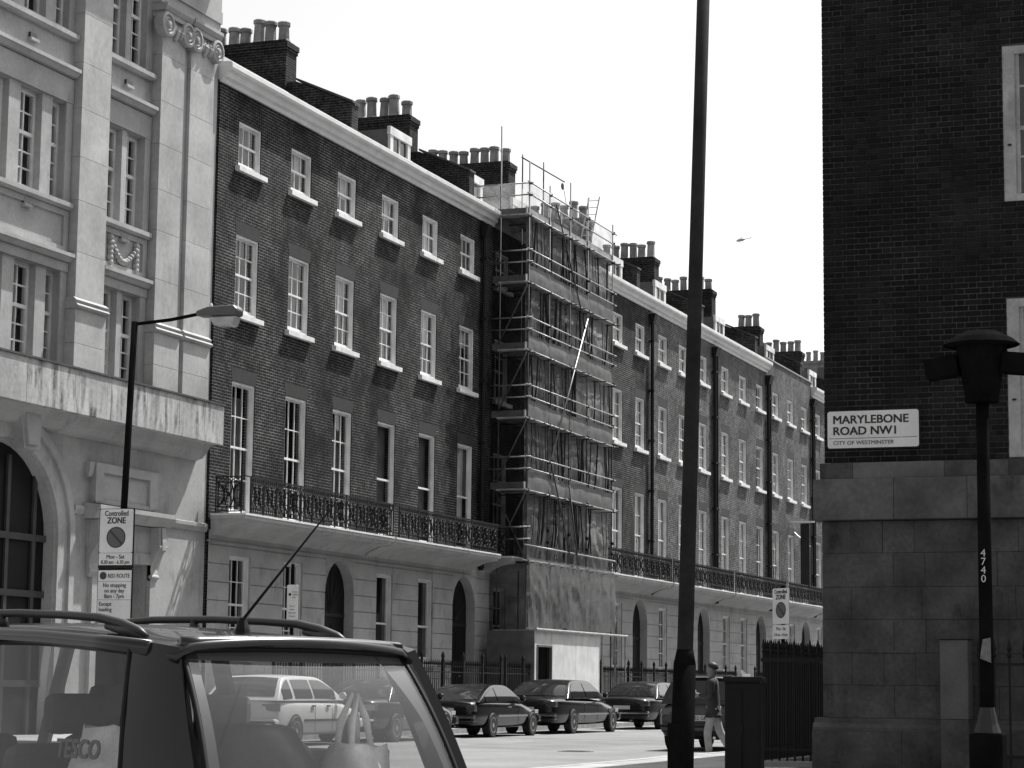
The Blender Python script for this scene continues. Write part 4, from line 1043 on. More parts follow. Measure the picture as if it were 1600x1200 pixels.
LL = thing('street_lamp', 'dark street lamp with long side arm before the pale stone building', 'lamp post', (-18.17, 31.0, 0))
MB().tube([(0, 0, .0), (0, 0, 1.3)], .075, 12).tube([(0, 0, 1.3), (.16, 0, 6.88)], [.056, .05], 12).build('post', mat('dark_grey_steel', .03), LL, smooth=True)
MB().tube([(.16, 0, 6.84), (.8, 0, 6.88), (1.45, 0, 6.97)], .028, 8).build('arm', mat('dark_grey_steel', .03), LL)
lh = MB().prism([(1.3, 6.9), (1.3, 6.98), (1.5, 7.04), (1.95, 7.05), (2.02, 6.98), (2.0, 6.88)], 1, -.13, .13).build('lantern', mat('lantern_housing', .08, .5, .2, 3), LL, bevel=.03)
MB().prism([(1.52, 6.88), (1.6, 6.74), (1.93, 6.72), (1.99, 6.88)], 1, -.11, .11).build('lamp_bowl', mat('prismatic_bowl', .4, .15, .2, 8), lh, bevel=.03)
MB().lathe([(.03, 0), (.035, .04), (.02, .08)], (1.5, 0, 7.03), 8).build('photocell', white_dull, lh)
def zone_sign(parent, x, y, ztop, w_, h, rz=0, lower=True, s=1.0):
    T = link('sign_plate', MB().prism(rounded(w_, h, .03), 1, -.012, .0).mesh('sign_plate'), parent, (x, y, ztop - h), (0, 0, rz)); T.data.materials.append(sign_white)
    text('Controlled', .115 * s, sign_ink, T, (w_ / 2, -.0135, h - .105 * s), bold=.0022, align='CENTER', xs=.80)
    text('ZONE', .135 * s, sign_ink, T, (w_ / 2, -.0135, h - .222 * s), bold=.004, align='CENTER', xs=.86)
    cz = h - .44 * s
    MB().lathe([(.165 * s, -.014), (.165 * s, -.012)], (w_ / 2, 0, cz), 28, 1).build('roundel_ring', sign_dark, T)
    MB().lathe([(.145 * s, -.0155), (.145 * s, -.0142)], (w_ / 2, 0, cz), 28, 1).build('roundel', sign_grey, T)
    d = .145 * s * .707
    MB().prism([(w_ / 2 - d - .012, cz + d - .012), (w_ / 2 - d + .012, cz + d + .012), (w_ / 2 + d + .012, cz - d + .012), (w_ / 2 + d - .012, cz - d - .012)], 1, -.0175, -.016).build('roundel_bar', sign_dark, T)
    return T
zs_ = thing('parking_zone_sign', 'white controlled zone sign on the left street lamp', 'sign', (-18.17, 30.93, 0), R(3))
MB().box(-.05, .05, -.01, .05, 3.3, 3.8).build('clamp', black_iron, zs_)
MB().box(-.30, .305, -.0, .012, 3.0, 3.93).build('back_board', black_iron, zs_)
zone_sign(zs_, -.285, -.0, 3.92, .57, .68)
tp = MB().box(-.285, .285, -.012, -.001, 3.05, 3.235).build('time_plate', sign_white, zs_)
text('Mon - Sat', .088, sign_ink, tp, (0, -.0135, 3.15), bold=.001, align='CENTER', xs=.9)
text('8.30 am - 6.30 pm', .078, sign_ink, tp, (0, -.0135, 3.07), bold=.001, align='CENTER', xs=.86)
zr = thing('red_route_sign', 'white red route sign with small lettering below the zone sign', 'sign', (-18.17, 30.93, 0), R(3))
MB().box(-.30, .305, -.0, .012, 1.95, 2.985).build('back_board', black_iron, zr)
rp = MB().box(-.285, .285, -.012, -.001, 2.80, 2.97).build('sign_plate', sign_white, zr)
MB().lathe([(.06, -.014), (.06, -.0121)], (-.20, 0, 2.885), 20, 1).build('roundel', sign_dark, rp)
text('RED ROUTE', .088, sign_ink, rp, (-.12, -.0135, 2.855), bold=.001, xs=.8)
rp = MB().box(-.285, .285, -.012, -.001, 2.515, 2.795).build('sign_plate', sign_white, zr)
for k, t in enumerate(('No stopping', 'on any day', '8am - 7pm')): text(t, .088, sign_ink, rp, (0, -.0135, 2.71 - k * .085), bold=.001, align='CENTER', xs=.9)
rp = MB().box(-.285, .285, -.012, -.001, 1.97, 2.51).build('sign_plate', sign_white, zr)
for k, t in enumerate(('Except', 'loading')): text(t, .088, sign_ink, rp, (-.26, -.0135, 2.42 - k * .085), bold=.001, xs=.9)
z2 = thing('zone_sign_post', 'white controlled zone sign on a post behind the corner railing', 'sign', (-9.57, 39.0, 0))
MB().tube([(0, .06, .12), (0, .06, 3.05)], .035, 8).build('post', mat('dark_grey_steel', .03), z2)
zone_sign(z2, -.19, .12, 3.0, .46, .62, R(-38), s=.86)
tp = MB().box(0, .46, -.012, 0, 2.12, 2.36).build('time_plate', sign_white, z2, loc=(-.19, .12, 0), rot=(0, 0, R(-38)))
text('Mon - Sat', .085, sign_ink, tp, (.23, -.0135, 2.27), align='CENTER', xs=.8); text('8.30 am - 6.30 pm', .07, sign_ink, tp, (.23, -.0135, 2.17), align='CENTER', xs=.72)
p3 = thing('parking_sign', 'narrow white parking sign on a dark post before the nearest brick house', 'sign', (-22.8, 46.6, 0))
MB().tube([(0, .05, .12), (0, .05, 3.95)], .04, 8).build('post', mat('dark_grey_steel', .03), p3)
pp = MB().prism(rounded(.27, .80, .03), 1, -.012, 0).build('sign_plate', sign_white, p3, loc=(-.10, 0, 2.68))
MB().lathe([(.035, -.014), (.035, -.0121)], (.07, 0, .58), 14, 1).build('roundel', sign_dark, pp)
for k, (t, x_) in enumerate((('Permit', .13), ('holders', .13), ('only', .13))): text(t, .05, sign_ink, pp, (x_, -.0135, .62 - k * .06))
for k, t in enumerate(('Pay at', 'meter', 'Max stay', '4 hours')): text(t, .05, sign_ink, pp, (.135, -.0135, .30 - k * .075), align='CENTER')

# hanging banner on the far house
BN = thing('hanging_banner', 'black vertical banner hung from a white bracket on the far terrace front', 'banner', (FX, 109.6, 0))
MB().box(.55, 1.0, -.03, .03, 6.2, 9.35).build('banner_cloth', mat('black_cloth', .015, .8, .2, 2), BN)
MB().tube([(0, 0, 9.42), (1.25, 0, 9.42)], .05, 6).build('bracket', white, BN); MB().tube([(.02, .9, 8.95), (1.0, .02, 8.2)], .05, 6).build('brace', white, BN)

# helicopter far away
HC = thing('helicopter', 'tiny grey helicopter in the white sky right of the lamp column', 'helicopter', (-427, 1624, 334), R(20))
hm = mat('helicopter_paint', .5, .5, .1, .2)
MB().tube([(-5.2, 0, -.9), (-4.3, 0, -.6), (-3, 0, -.1), (-1, 0, .35), (.6, 0, .7), (1.8, 0, .9)], [.15, .75, 1.15, 1.2, .9, .3], 12).build('fuselage', hm, HC, smooth=True)
MB().tube([(.8, 0, .9), (5.2, 0, 1.2)], [.35, .16], 8).build('tail_boom', hm, HC)
MB().prism([(4.7, 1.1), (5.4, 1.1), (6.0, 2.5), (5.5, 2.5)], 1, -.08, .08).build('tail_fin', hm, HC)
MB().tube([(-1.2, 0, 1.4), (-1.2, 0, 2.0)], .15, 8).build('rotor_mast', hm, HC)
for k in range(4): MB().box(0, 5.2, -.12, .12, 1.98, 2.02).build('rotor_blade', hm, HC, loc=(-1.2, 0, 0), rot=(0, 0, R(25 + 90 * k)))
for s in (-1, 1): MB().tube([(-4, s * .9, -2.0), (0, s * .9, -1.9)], .07, 6).build('skid', hm, HC)

# ================================================================== CARS
def paint(name, c, rough=.28): return mat(name, c, rough, 0.06, 1, coat=.45, spec=.3)
car_dark_glass = mat('car_dark_glass', .02, .04, 0, spec=.8)
rubber = mat('tyre_rubber', .018, .8, .2, 9)
alloy = mat('alloy_wheel', .5, .3, .1, 5, metal=.8)
lamp_red = mat('tail_lamp', .06, .15, 0, coat=1)
lamp_clear = mat('head_lamp', .55, .1, 0, coat=1)
chrome = mat('bright_trim', .6, .2, 0, metal=.9)
plate_m = mat('number_plate', .55, .4, .05, 3)
def wheel(parent, x, y, r, side, spokes=5):
    t = MB().lathe([(r * .62, -.1), (r * .93, -.105), (r, -.08), (r, .08), (r * .93, .105), (r * .62, .1)], (0, 0, 0), 24, 0)
    wv = t.build('wheel', rubber, parent, loc=(x, y, r))
    rim = MB().lathe([(r * .64, side * .06), (r * .64, side * .1), (r * .58, side * .105), (r * .56, side * .06)], (0, 0, 0), 24, 0)
    rim.lathe([(.05, side * .06), (.06, side * .1), (.0, side * .105)], (0, 0, 0), 10, 0)
    for k in range(spokes):
        a = 2 * math.pi * k / spokes; ca, sa = math.cos(a), math.sin(a); wd = .035
        rim.add([(side * .09, -sa * wd, ca * wd), (side * .09, sa * wd, -ca * wd), (side * .095, r * .6 * ca + sa * wd * .8, r * .6 * sa - ca * wd * .8), (side * .095, r * .6 * ca - sa * wd * .8, r * .6 * sa + ca * wd * .8),
                 (side * .05, -sa * wd, ca * wd), (side * .05, sa * wd, -ca * wd), (side * .05, r * .6 * ca + sa * wd * .8, r * .6 * sa - ca * wd * .8), (side * .05, r * .6 * ca - sa * wd * .8, r * .6 * sa + ca * wd * .8)],
                [(0, 1, 2, 3), (4, 7, 6, 5), (0, 4, 5, 1), (1, 5, 6, 2), (2, 6, 7, 3), (3, 7, 4, 0)])
    rim.build('rim', alloy, wv)
    MB().lathe([(.0, side * .01), (r * .6, side * .01), (r * .6, side * .02), (0, side * .02)], (0, 0, 0), 20, 0).build('brake_disc', black_iron, wv)
    return wv
def lerp3(a, b, t): return a + (b - a) * t
def subquad(q, u0, u1, v0, v1, off, ut0=None, ut1=None):
    a, b, c, d = map(Vector, q); n = (b - a).cross(d - a).normalized()
    ut0 = u0 if ut0 is None else ut0; ut1 = u1 if ut1 is None else ut1
    P = lambda u, v: (lerp3(lerp3(a, b, u), lerp3(d, c, u), v)) + n * off
    return P(u0, v0), P(u1, v0), P(ut1, v1), P(ut0, v1)
def car(label, loc, rz, L_, W_, wb, ro, stations, cab, roof, pm, belt=.90, doors=4, trim=True, plate='', wr=.315, spoiler=False, glassm=None):
    """stations: (y from rear, half-width factor, top height) of the lower body; cab: (rear base y, rear roof y, front roof y, screen base y)"""
    T = thing('parked_car', label, 'car', loc, rz, group='cars parked along the street')
    hw = W_ / 2; y0 = -L_ / 2; gm = glassm or car_dark_glass
    rings = []
    for y, f_, zt in stations:
        w_ = hw * f_; yy = y0 + y; zb = .2 if .25 < y < L_ - .25 else .28
        half = [(.0, zt + .03), (.45 * w_, zt + .025), (.78 * w_, zt), (.93 * w_, zt - .04), (.985 * w_, zt - .13), (w_, min(.60, zt - .2)), (w_, .44), (.97 * w_, .32), (.9 * w_, zb)]
        ring = [(x, yy, z) for x, z in half] + [(-x, yy, z) for x, z in half[::-1][:-1]]
        rings.append(ring)
    b = MB(); n = len(rings[0]); b.v = [p for g in rings for p in g]
    b.f = [(i * n + k, i * n + (k + 1) % n, (i + 1) * n + (k + 1) % n, (i + 1) * n + k) for i in range(len(rings) - 1) for k in range(n)] + [tuple(range(n)), tuple(range((len(rings) - 1) * n, len(rings) * n))]
    body = b.build('body', pm, T, smooth=True); sb_ = body.modifiers.new('sub', 'SUBSURF'); sb_.levels = sb_.render_levels = 2
    ya, yc, yd, yb = [y0 + v for v in cab]; wb_, wt = hw * .95, hw * .70
    zb = belt - .03; Hc = roof - zb
    def hgt(y):
        if y <= yc: u = (y - ya) / (yc - ya); return Hc * .95 * (.55 * u + .45 * math.sin(u * math.pi / 2))
        if y <= yd: u = (y - yc) / (yd - yc); return Hc * (.95 + .05 * math.sin(math.pi * (.12 + .76 * u)) - .05 * math.sin(math.pi * .12) * (1 - 2 * abs(u - .5)) * 0)
        u = (yb - y) / (yb - yd); return Hc * .97 * (.6 * u + .4 * math.sin(u * math.pi / 2))
    def xs_at(h): return wb_ - (wb_ - wt) * (h / Hc) ** 1.25
    def srf(y, q, off=0.0):
        """point of the cabin skin: q in 0..1 climbs the side, 1..2 crosses the top to the middle"""
        h = max(hgt(y), .002)
        if q <= 1: z = h * q * .94; return Vector((xs_at(z) + off, y, zb + z))
        t = q - 1; xe = xs_at(h * .94); return Vector((xe * (1 - t), y, zb + h * (.94 + .06 * math.sin(t * math.pi / 2)) + off))
    ys_c = [ya + .001] + [ya + (yc - ya) * k / 5 for k in range(1, 6)] + [yc + (yd - yc) * k / 6 for k in range(1, 7)] + [yd + (yb - yd) * k / 5 for k in range(1, 5)] + [yb - .001]
    qs = [0, .3, .6, .88, 1.0, 1.07, 1.25, 1.6, 2.0]
    cb = MB(); cols_ = [(1, q) for q in qs] + [(-1, q) for q in qs[::-1][1:]]
    for y in ys_c:
        for sg, q in cols_: p = srf(y, q); cb.v.append((p.x * sg, p.y, p.z))
    nc = len(cols_)
    cb.f = [(a * nc + k, a * nc + k + 1, (a + 1) * nc + k + 1, (a + 1) * nc + k) for a in range(len(ys_c) - 1) for k in range(nc - 1)]
    co = cb.build('roof_and_pillars', pm, T, smooth=True); sb_ = co.modifiers.new('sub', 'SUBSURF'); sb_.levels = sb_.render_levels = 1
    def top_glass(name, y_a, y_b, wid):
        g = MB(); n1, n2 = 8, 10
        for a in range(n1 + 1):
            y = y_a + (y_b - y_a) * a / n1; h = hgt(y); xe = xs_at(h * .94) * wid
            for b_ in range(n2 + 1):
                x = -xe + 2 * xe * b_ / n2; t = 1 - abs(x) / xs_at(h * .94)
                g.v.append((x, y, zb + h * (.94 + .06 * math.sin(t * math.pi / 2)) + .012))
        g.f = [(a * (n2 + 1) + b_, a * (n2 + 1) + b_ + 1, (a + 1) * (n2 + 1) + b_ + 1, (a + 1) * (n2 + 1) + b_) for a in range(n1) for b_ in range(n2)]
        o = g.build(name, gm, T, smooth=True)
        return o
    ry = ya + (yc - ya) * .12; top_glass('rear_window', ry, ya + (yc - ya) * .88, .88)
    top_glass('windscreen', yd + (yb - yd) * .10, yd + (yb - yd) * .90, .9)
    for s in (-1, 1):
        span = yb - ya
        spl = ((.13, .47), (.50, .86)) if doors == 4 else ((.16, .40), (.43, .86))
        if doors == 5: spl = ((.08, .22), (.26, .52), (.55, .87))
        for u0, u1 in spl:
            g = MB(); n1, n2 = 10, 5
            for a in range(n1 + 1):
                y = ya + span * (u0 + (u1 - u0) * a / n1)
                for b_ in range(n2 + 1):
                    q = (.10 + .76 * b_ / n2); p = srf(y, q, .009); g.v.append((p.x * s, p.y, p.z))
            g.f = [(a * (n2 + 1) + b_, a * (n2 + 1) + b_ + 1, (a + 1) * (n2 + 1) + b_ + 1, (a + 1) * (n2 + 1) + b_) for a in range(n1) for b_ in range(n2)]
            g.build('side_window', gm, T, smooth=True)
        yw = [y0 + ro, y0 + ro + wb]
        for y in yw:
            MB().lathe([(.0, 0), (wr + .03, 0), (wr + .03, .004), (.0, .004)], (s * hw - (.004 if s > 0 else 0) + s * .003, y, wr), 26, 0).build('wheel_arch', black_plastic, T)
            wheel(T, s * (hw - .075), y, wr, s)
        if trim: MB().box(*sorted((s * hw, s * (hw + .018))), y0 + ro + wr + .08, y0 + ro + wb - wr - .08, .50, .545).build('side_trim', chrome if trim == 'c' else black_plastic, T)
        for hy in ([.45, .62] if doors != 2 else [.55]):
            MB().box(*sorted((s * hw * .985, s * (hw * .985 + .03))), y0 + hy * L_ - .07 - .3, y0 + hy * L_ + .07 - .3, belt - .16, belt - .125).build('door_handle', black_plastic if trim != 'c' else chrome, T)
        for sy in [y0 + L_ * .40, y0 + L_ * .60] if doors != 2 else [y0 + L_ * .62]:
            MB().box(*sorted((s * hw, s * (hw + .0025))), sy - .006, sy + .006, .3, belt - .12).build('door_seam', black_plastic, T)
        MB().lathe([(.0, -.05), (.075, -.04), (.075, .03), (.0, .05)], (s * (hw + .06), yb - .28, belt + .07), 10, 1).build('mirror', pm, T)
        MB().box(*sorted((s * hw * .55, s * hw * .93)), y0 + .02, y0 + .2, belt - .24, belt - .10).build('tail_lamp', lamp_red, T, bevel=.01)
        MB().box(*sorted((s * hw * .5, s * hw * .88)), -y0 - .32, -y0 - .07, .56, .66).build('head_lamp', lamp_clear, T, bevel=.01)
    MB().box(-hw * .93, hw * .93, y0 - .07, y0 + .2, .36, .56).build('rear_bumper', pm, T, bevel=.05)
    MB().box(-hw * .95, hw * .95, y0 - .085, y0 - .06, .47, .51).build('bumper_strip', chrome if trim == 'c' else black_plastic, T)
    MB().box(-hw * .93, hw * .93, -y0 - .2, -y0 + .07, .34, .54).build('front_bumper', pm, T, bevel=.05)
    pz = .66
    pl = MB().box(-.26, .26, y0 - .02, y0 - .004, pz - .055, pz + .055).build('number_plate', plate_m, T)
    if plate: text(plate, .1, sign_ink, pl, (0, y0 - .0215, pz - .035), align='CENTER', bold=.001)
    if spoiler: MB().box(-wt, wt, yc - .12, yc + .05, roof - .035, roof - .01).build('spoiler', pm, T, bevel=.01)
    MB().tube([(.3, y0 - .03, .27), (.3, y0 + .3, .27)], .03, 8).build('exhaust', chrome, T)
    return T
blk, blk2, sil, dgy = paint('black_car_paint', .006, .2), paint('dark_blue_car_paint', .009, .22), paint('silver_car_paint', .52, .35), paint('dark_grey_car_paint', .03, .25)
CX = -21.08
sedan = lambda L_: [(0, .80, .86), (.08, .90, .93), (.5, .98, .96), (1.3, 1, .95), (L_ * .45, 1, .93), (L_ * .66, 1, .92), (L_ * .72, .99, .88), (L_ * .9, .95, .76), (L_ - .1, .86, .68), (L_, .76, .62)]
hatch = lambda L_: [(0, .84, .86), (.08, .93, .93), (.5, .99, .95), (L_ * .4, 1, .93), (L_ * .7, 1, .92), (L_ * .76, .99, .88), (L_ * .92, .94, .76), (L_ - .08, .86, .68), (L_, .78, .62)]
car('silver hatchback seen through the glass of the near estate car', (CX, 42.97, 0), 0, 4.2, 1.74, 2.7, .78, hatch(4.2), (.04, .62, 2.2, 3.15), 1.44, sil, belt=.95, doors=5, wr=.31, trim='b')
car('dark saloon parked between the silver hatchback and the low coupe', (CX, 48.1, 0), 0, 4.9, 1.75, 2.9, 1.05, sedan(4.9), (.75, 1.5, 3.0, 3.75), 1.40, blk2, belt=.93, trim='c')
car('low black coupe with sloping tail, parked left of the large black saloon', (CX, 54.0, 0), 0, 4.75, 1.70, 2.85, 1.1, [(0, .84, .82), (.08, .92, .88), (.6, .99, .92), (1.5, 1, .91), (2.4, 1, .90), (3.2, 1, .88), (3.6, .98, .82), (4.3, .93, .72), (4.65, .85, .64), (4.75, .76, .58)], (.25, 1.55, 2.55, 3.35), 1.31, blk, belt=.88, doors=2, trim='c', wr=.30)
car('large black saloon parked in front of the white hoarding', (CX, 60.15, 0), 0, 5.65, 1.84, 3.4, 1.3, sedan(5.65), (.95, 1.75, 3.25, 4.15), 1.46, blk, belt=.96, trim='c', wr=.33)
car('black saloon parked beside the lamp column, ahead of the larger saloon', (CX, 68.4, 0), 0, 5.3, 1.78, 3.1, 1.25, sedan(5.3), (.85, 1.65, 3.1, 3.95), 1.45, blk2, belt=.95, trim='c', wr=.32)
car('dark hatchback seen from behind, between the lamp column and the walking man', (-12.6, 46.5, 0), 0, 4.1, 1.74, 2.5, .8, [(0, .9, .9), (.08, .97, .96), (.5, 1, .97), (1.7, 1, .95), (2.9, 1, .94), (3.1, .99, .9), (3.8, .94, .8), (4.02, .86, .7), (4.1, .78, .62)], (.02, .28, 2.2, 3.05), 1.52, dgy, belt=.96, doors=5, plate='L652 GKX', wr=.32, trim='b', spoiler=True)

# ------------------------------------------------------------------ near estate car with roof rails
ES = thing('estate_car', 'dark estate car with roof rails and bags behind its glass, lower left', 'car', (-3.813, 8.231, 0), R(62.7))
ep = mat('estate_paint', .007, .2, .05, 1, coat=.55, spec=.35)
trimm = mat('estate_interior_trim', .06, .8, .15, 4)
Lr = 4.55
def rz_(y): return 1.395 + .085 * math.sin(min(1, (y - .26) / 1.7) * math.pi / 2)      # roof height along the car
def roof_pt(x, y):
    hwid = .575 + .0 * y
    return Vector((x, y + .07 * (1 - (x / .575) ** 2) * 0, rz_(y) + .035 * (1 - (x / .6) ** 2)))
rf = MB(); nx, ny = 16, 22; ys_ = [.25 + (3.05 - .25) * j / ny for j in range(ny + 1)]
for th in (0, .03):
    for j in range(ny + 1):
        for i in range(nx + 1):
            x = -.60 + 1.2 * i / nx; p = roof_pt(x, ys_[j]); dy = -.06 * (1 - (x / .6) ** 2) * max(0, 1 - j / 5); drop = .035 * max(0, (abs(x) - .5) / .1) ** 2
            rf.v.append((p.x, p.y + dy, p.z - drop - th))
kk = (nx + 1) * (ny + 1)
for j in range(ny):
    for i in range(nx):
        q = (j * (nx + 1) + i, j * (nx + 1) + i + 1, (j + 1) * (nx + 1) + i + 1, (j + 1) * (nx + 1) + i)
        rf.f += [q, tuple(v + kk for v in q[::-1])]
edge = [i for i in range(nx + 1)]; 
for i in range(nx): rf.f.append((i, i + kk, i + 1 + kk, i + 1))
for j in range(ny):
    for i in (0, nx): a = j * (nx + 1) + i; rf.f.append((a, a + nx + 1, a + nx + 1 + kk, a + kk))
rf.build('roof', ep, ES, smooth=True)
hw_b, zb_ = .80, .86
for s in (-1, 1):
    # cant rail, pillars, lower side
    cr = MB()
    pts = [(s * .605, y, rz_(y) - .028) for y in (.42, .8, 1.2, 1.7, 2.3, 3.0)]
    cr.tube(pts, .036, 10).build('cant_rail', ep, ES, smooth=True)
    dp = MB().patch((s * .775, .345, zb_), (s * .655, .0, zb_), (s * .57, .27, 1.385), (s * .618, .535, 1.415), 8, 10, .02 * -s, .04)
    smooth_angle(dp.build('rear_pillar', ep, ES), 50)
    MB().tube([(s * .777, .345, zb_), (s * .705, .44, 1.15), (s * .622, .535, 1.41)], .010, 6).build('window_seal', black_plastic, ES)
    for yb_, yt_ in ((1.72, 1.70), (2.75, 2.6)):
        MB().patch((s * .795, yb_ - .06, zb_), (s * .795, yb_ + .06, zb_), (s * .61, yt_ + .05, rz_(yt_) - .03), (s * .61, yt_ - .05, rz_(yt_) - .03), 3, 8, -.01 * s, .03).build('pillar', black_plastic, ES)
    MB().patch((s * .795, 3.5, zb_ + .02), (s * .795, 3.6, zb_ + .02), (s * .60, 3.03, rz_(3.0)), (s * .60, 2.93, rz_(2.9)), 3, 8, -.0 * s, .03).build('pillar', ep, ES)
    for (a, b, c, d) in ((.35, 1.66, 1.65, .55), (1.78, 2.70, 2.55, 1.75)):
        q = ((s * .79, a, zb_ + .01), (s * .79, b, zb_ + .01), (s * .607, c, rz_(c) - .055), (s * .617, d, rz_(d) - .055))
        MB().patch(*(q if s > 0 else (q[1], q[0], q[3], q[2])), 8, 6, .02).build('side_glass', estate_glass, ES, smooth=True)
    MB().tube([(s * .618, .62, 1.395), (s * .612, 1.65, rz_(1.65) - .06), (s * .61, 2.6, rz_(2.6) - .06)], .013, 6).build('window_trim', black_plastic, ES)
    # roof rail: long bar sweeping down at the rear foot
    rr_ = []
    for y in (.60, .66, .78, .95, 1.2, 1.6, 2.1, 2.6, 2.8):
        lift = .055 * min(1, max(0, (y - .60) / .30)) ** .7 if y < 2.5 else .055 * (2.8 - y) / .3
        rr_.append((s * .505, y, rz_(y) + .012 + lift))
    o = MB().tube(rr_, [.010, .018, .021, .019, .018, .018, .018, .017, .010], 10).build('roof_rail', mat('rail_plastic', .015, .5, .1, 3), ES, smooth=True)
    MB().tube([(s * .505, .60, rz_(.6) + .0), (s * .505, .72, rz_(.72) + .025), (s * .505, .90, rz_(.9) + .035)], [.010, .026, .014], 10).build('rail_foot', mat('rail_plastic', .03), ES, smooth=True)
    MB().tube([(s * .505, 1.75, rz_(1.75)), (s * .505, 1.75, rz_(1.75) + .07)], [.035, .016], 8).build('rail_foot', mat('rail_plastic', .03), ES, smooth=True)
    bd = MB().patch((s * .80, -.05, .35), (s * .80, 3.6, .35), (s * .795, 3.6, zb_ + .01), (s * .795, .55, zb_ + .01), 10, 5, -.03 * s, .04).build('door_skin', ep, ES, smooth=False)
    MB().box(*sorted((s * .55, s * .70)), -.115, -.04, .60, .84).build('tail_lamp', lamp_red, ES, bevel=.02)
    for y in (.85, 3.55): wheel(ES, s * .72, y, .32, s)
    MB().box(*sorted((s * .8, s * .83)), .9, 1.06, .77, .80).build('door_handle', black_plastic, ES, bevel=.008)
# tailgate: glass with dark printed border, frame, lower panel
TL, TR, BR, BL = (-.548, .285, 1.375), (.548, .285, 1.375), (.625, -.035, .84), (-.625, -.035, .84)
MB().patch(BL, BR, TR, TL, 16, 12, .05).build('tailgate_glass', estate_glass, ES, smooth=True)
Q = (BL, BR, TR, TL)
def bent(u, v, off):
    a, b, c, d = map(Vector, Q); n_ = (b - a).cross(d - a).normalized()
    return lerp3(lerp3(a, b, u), lerp3(d, c, u), v) + n_ * (.05 * 2 * (u * (1 - u) + v * (1 - v)) + off)
def strip_uv(fa, fb, m_, name, off=-.006, n=18):
    b = MB()
    for k in range(n + 1): t = k / n; b.v += [tuple(bent(*fa(t), off)), tuple(bent(*fb(t), off))]
    b.f = [(2 * k, 2 * k + 1, 2 * k + 3, 2 * k + 2) for k in range(n)]
    return b.build(name, m_, ES, smooth=True)
frit = mat('printed_glass_border', .03, .4, .05, 3)
strip_uv(lambda t: (.0, t), lambda t: (.05 + .05 * max(0, t - .8), t), frit, 'glass_border')
strip_uv(lambda t: (1.0, t), lambda t: (.955 - .03 * t - .17 * max(0, t - .45) ** 1.4, t), frit, 'glass_border')
strip_uv(lambda t: (t, 1.0), lambda t: (t, .93 - .03 * math.sin(math.pi * t)), mat('grey_glass_border', .14, .5, .1, 3), 'glass_border')
MB().tube([tuple(bent(k / 14, 1.0, .0)) for k in range(15)], .014, 8).build('tailgate_top_seal', black_plastic, ES, smooth=True)
MB().tube([tuple(Vector(bent(k / 14, 1.0, .0)) + Vector((0, .012, .024))) for k in range(15)], .030, 8).build('tailgate_top_frame', ep, ES, smooth=True)
for u in (0, 1): MB().tube([tuple(bent(u, k / 10, -.004)) for k in range(11)], .013, 8).build('tailgate_seal', black_plastic, ES, smooth=True)
MB().patch((-.70, -.10, .42), (.70, -.10, .42), (.66, -.045, .845), (-.66, -.045, .845), 10, 6, .04, .04).build('tailgate_panel', ep, ES)
MB().box(-.76, .76, -.18, .1, .26, .48).build('rear_bumper', ep, ES, bevel=.06)
MB().box(-.26, .26, -.155, -.14, .58, .69).build('number_plate', plate_m, ES)
MB().box(-.72, .72, .0, 4.2, .22, .36).build('floor_pan', black_plastic, ES)
MB().patch((-.78, 3.55, .86), (.78, 3.55, .86), (.72, 4.4, .70), (-.72, 4.4, .70), 8, 6, .05, .03).build('bonnet', ep, ES)
MB().box(-.74, .74, 4.25, 4.5, .3, .66).build('front_bumper', ep, ES, bevel=.06)
MB().patch((.76, 3.58, .86), (-.76, 3.58, .86), (-.58, 2.98, 1.46), (.58, 2.98, 1.46), 10, 6, .04).build('windscreen', estate_glass, ES, smooth=True)
MB().box(-.74, .74, 3.3, 3.6, .5, .86).build('dashboard', trimm, ES, bevel=.04)
# aerial
MB().lathe([(.036, -.012), (.03, .015), (.014, .06), (.006, .065)], (0, 0, 0), 10).build('aerial_base', black_plastic, ES, loc=(-.04, .60, rz_(.60) + .038))
MB().tube([(-.04, .60, rz_(.60) + .09), (.05, .10, rz_(.6) + .56)], [.007, .003], 6).build('aerial_rod', black_plastic, ES)
# seats inside
for x in (-.38, .38):
    st = MB().prism([(1.35, .35), (1.55, .35), (1.42, .98), (1.30, 1.0)], 0, x - .3, x + .3).build('rear_seat', trimm, ES, bevel=.05)
    MB().box(x - .14, x + .14, 1.28, 1.38, 1.03, 1.2).build('headrest', trimm, st, bevel=.04)
    st = MB().prism([(2.25, .35), (2.45, .35), (2.3, 1.0), (2.18, 1.02)], 0, x - .25, x + .25).build('front_seat', trimm, ES, bevel=.05)
    MB().box(x - .13, x + .13, 2.16, 2.27, 1.05, 1.24).build('headrest', trimm, st, bevel=.04)
MB().box(-.62, .62, .10, 1.3, .56, .62).build('load_floor', trimm, ES)
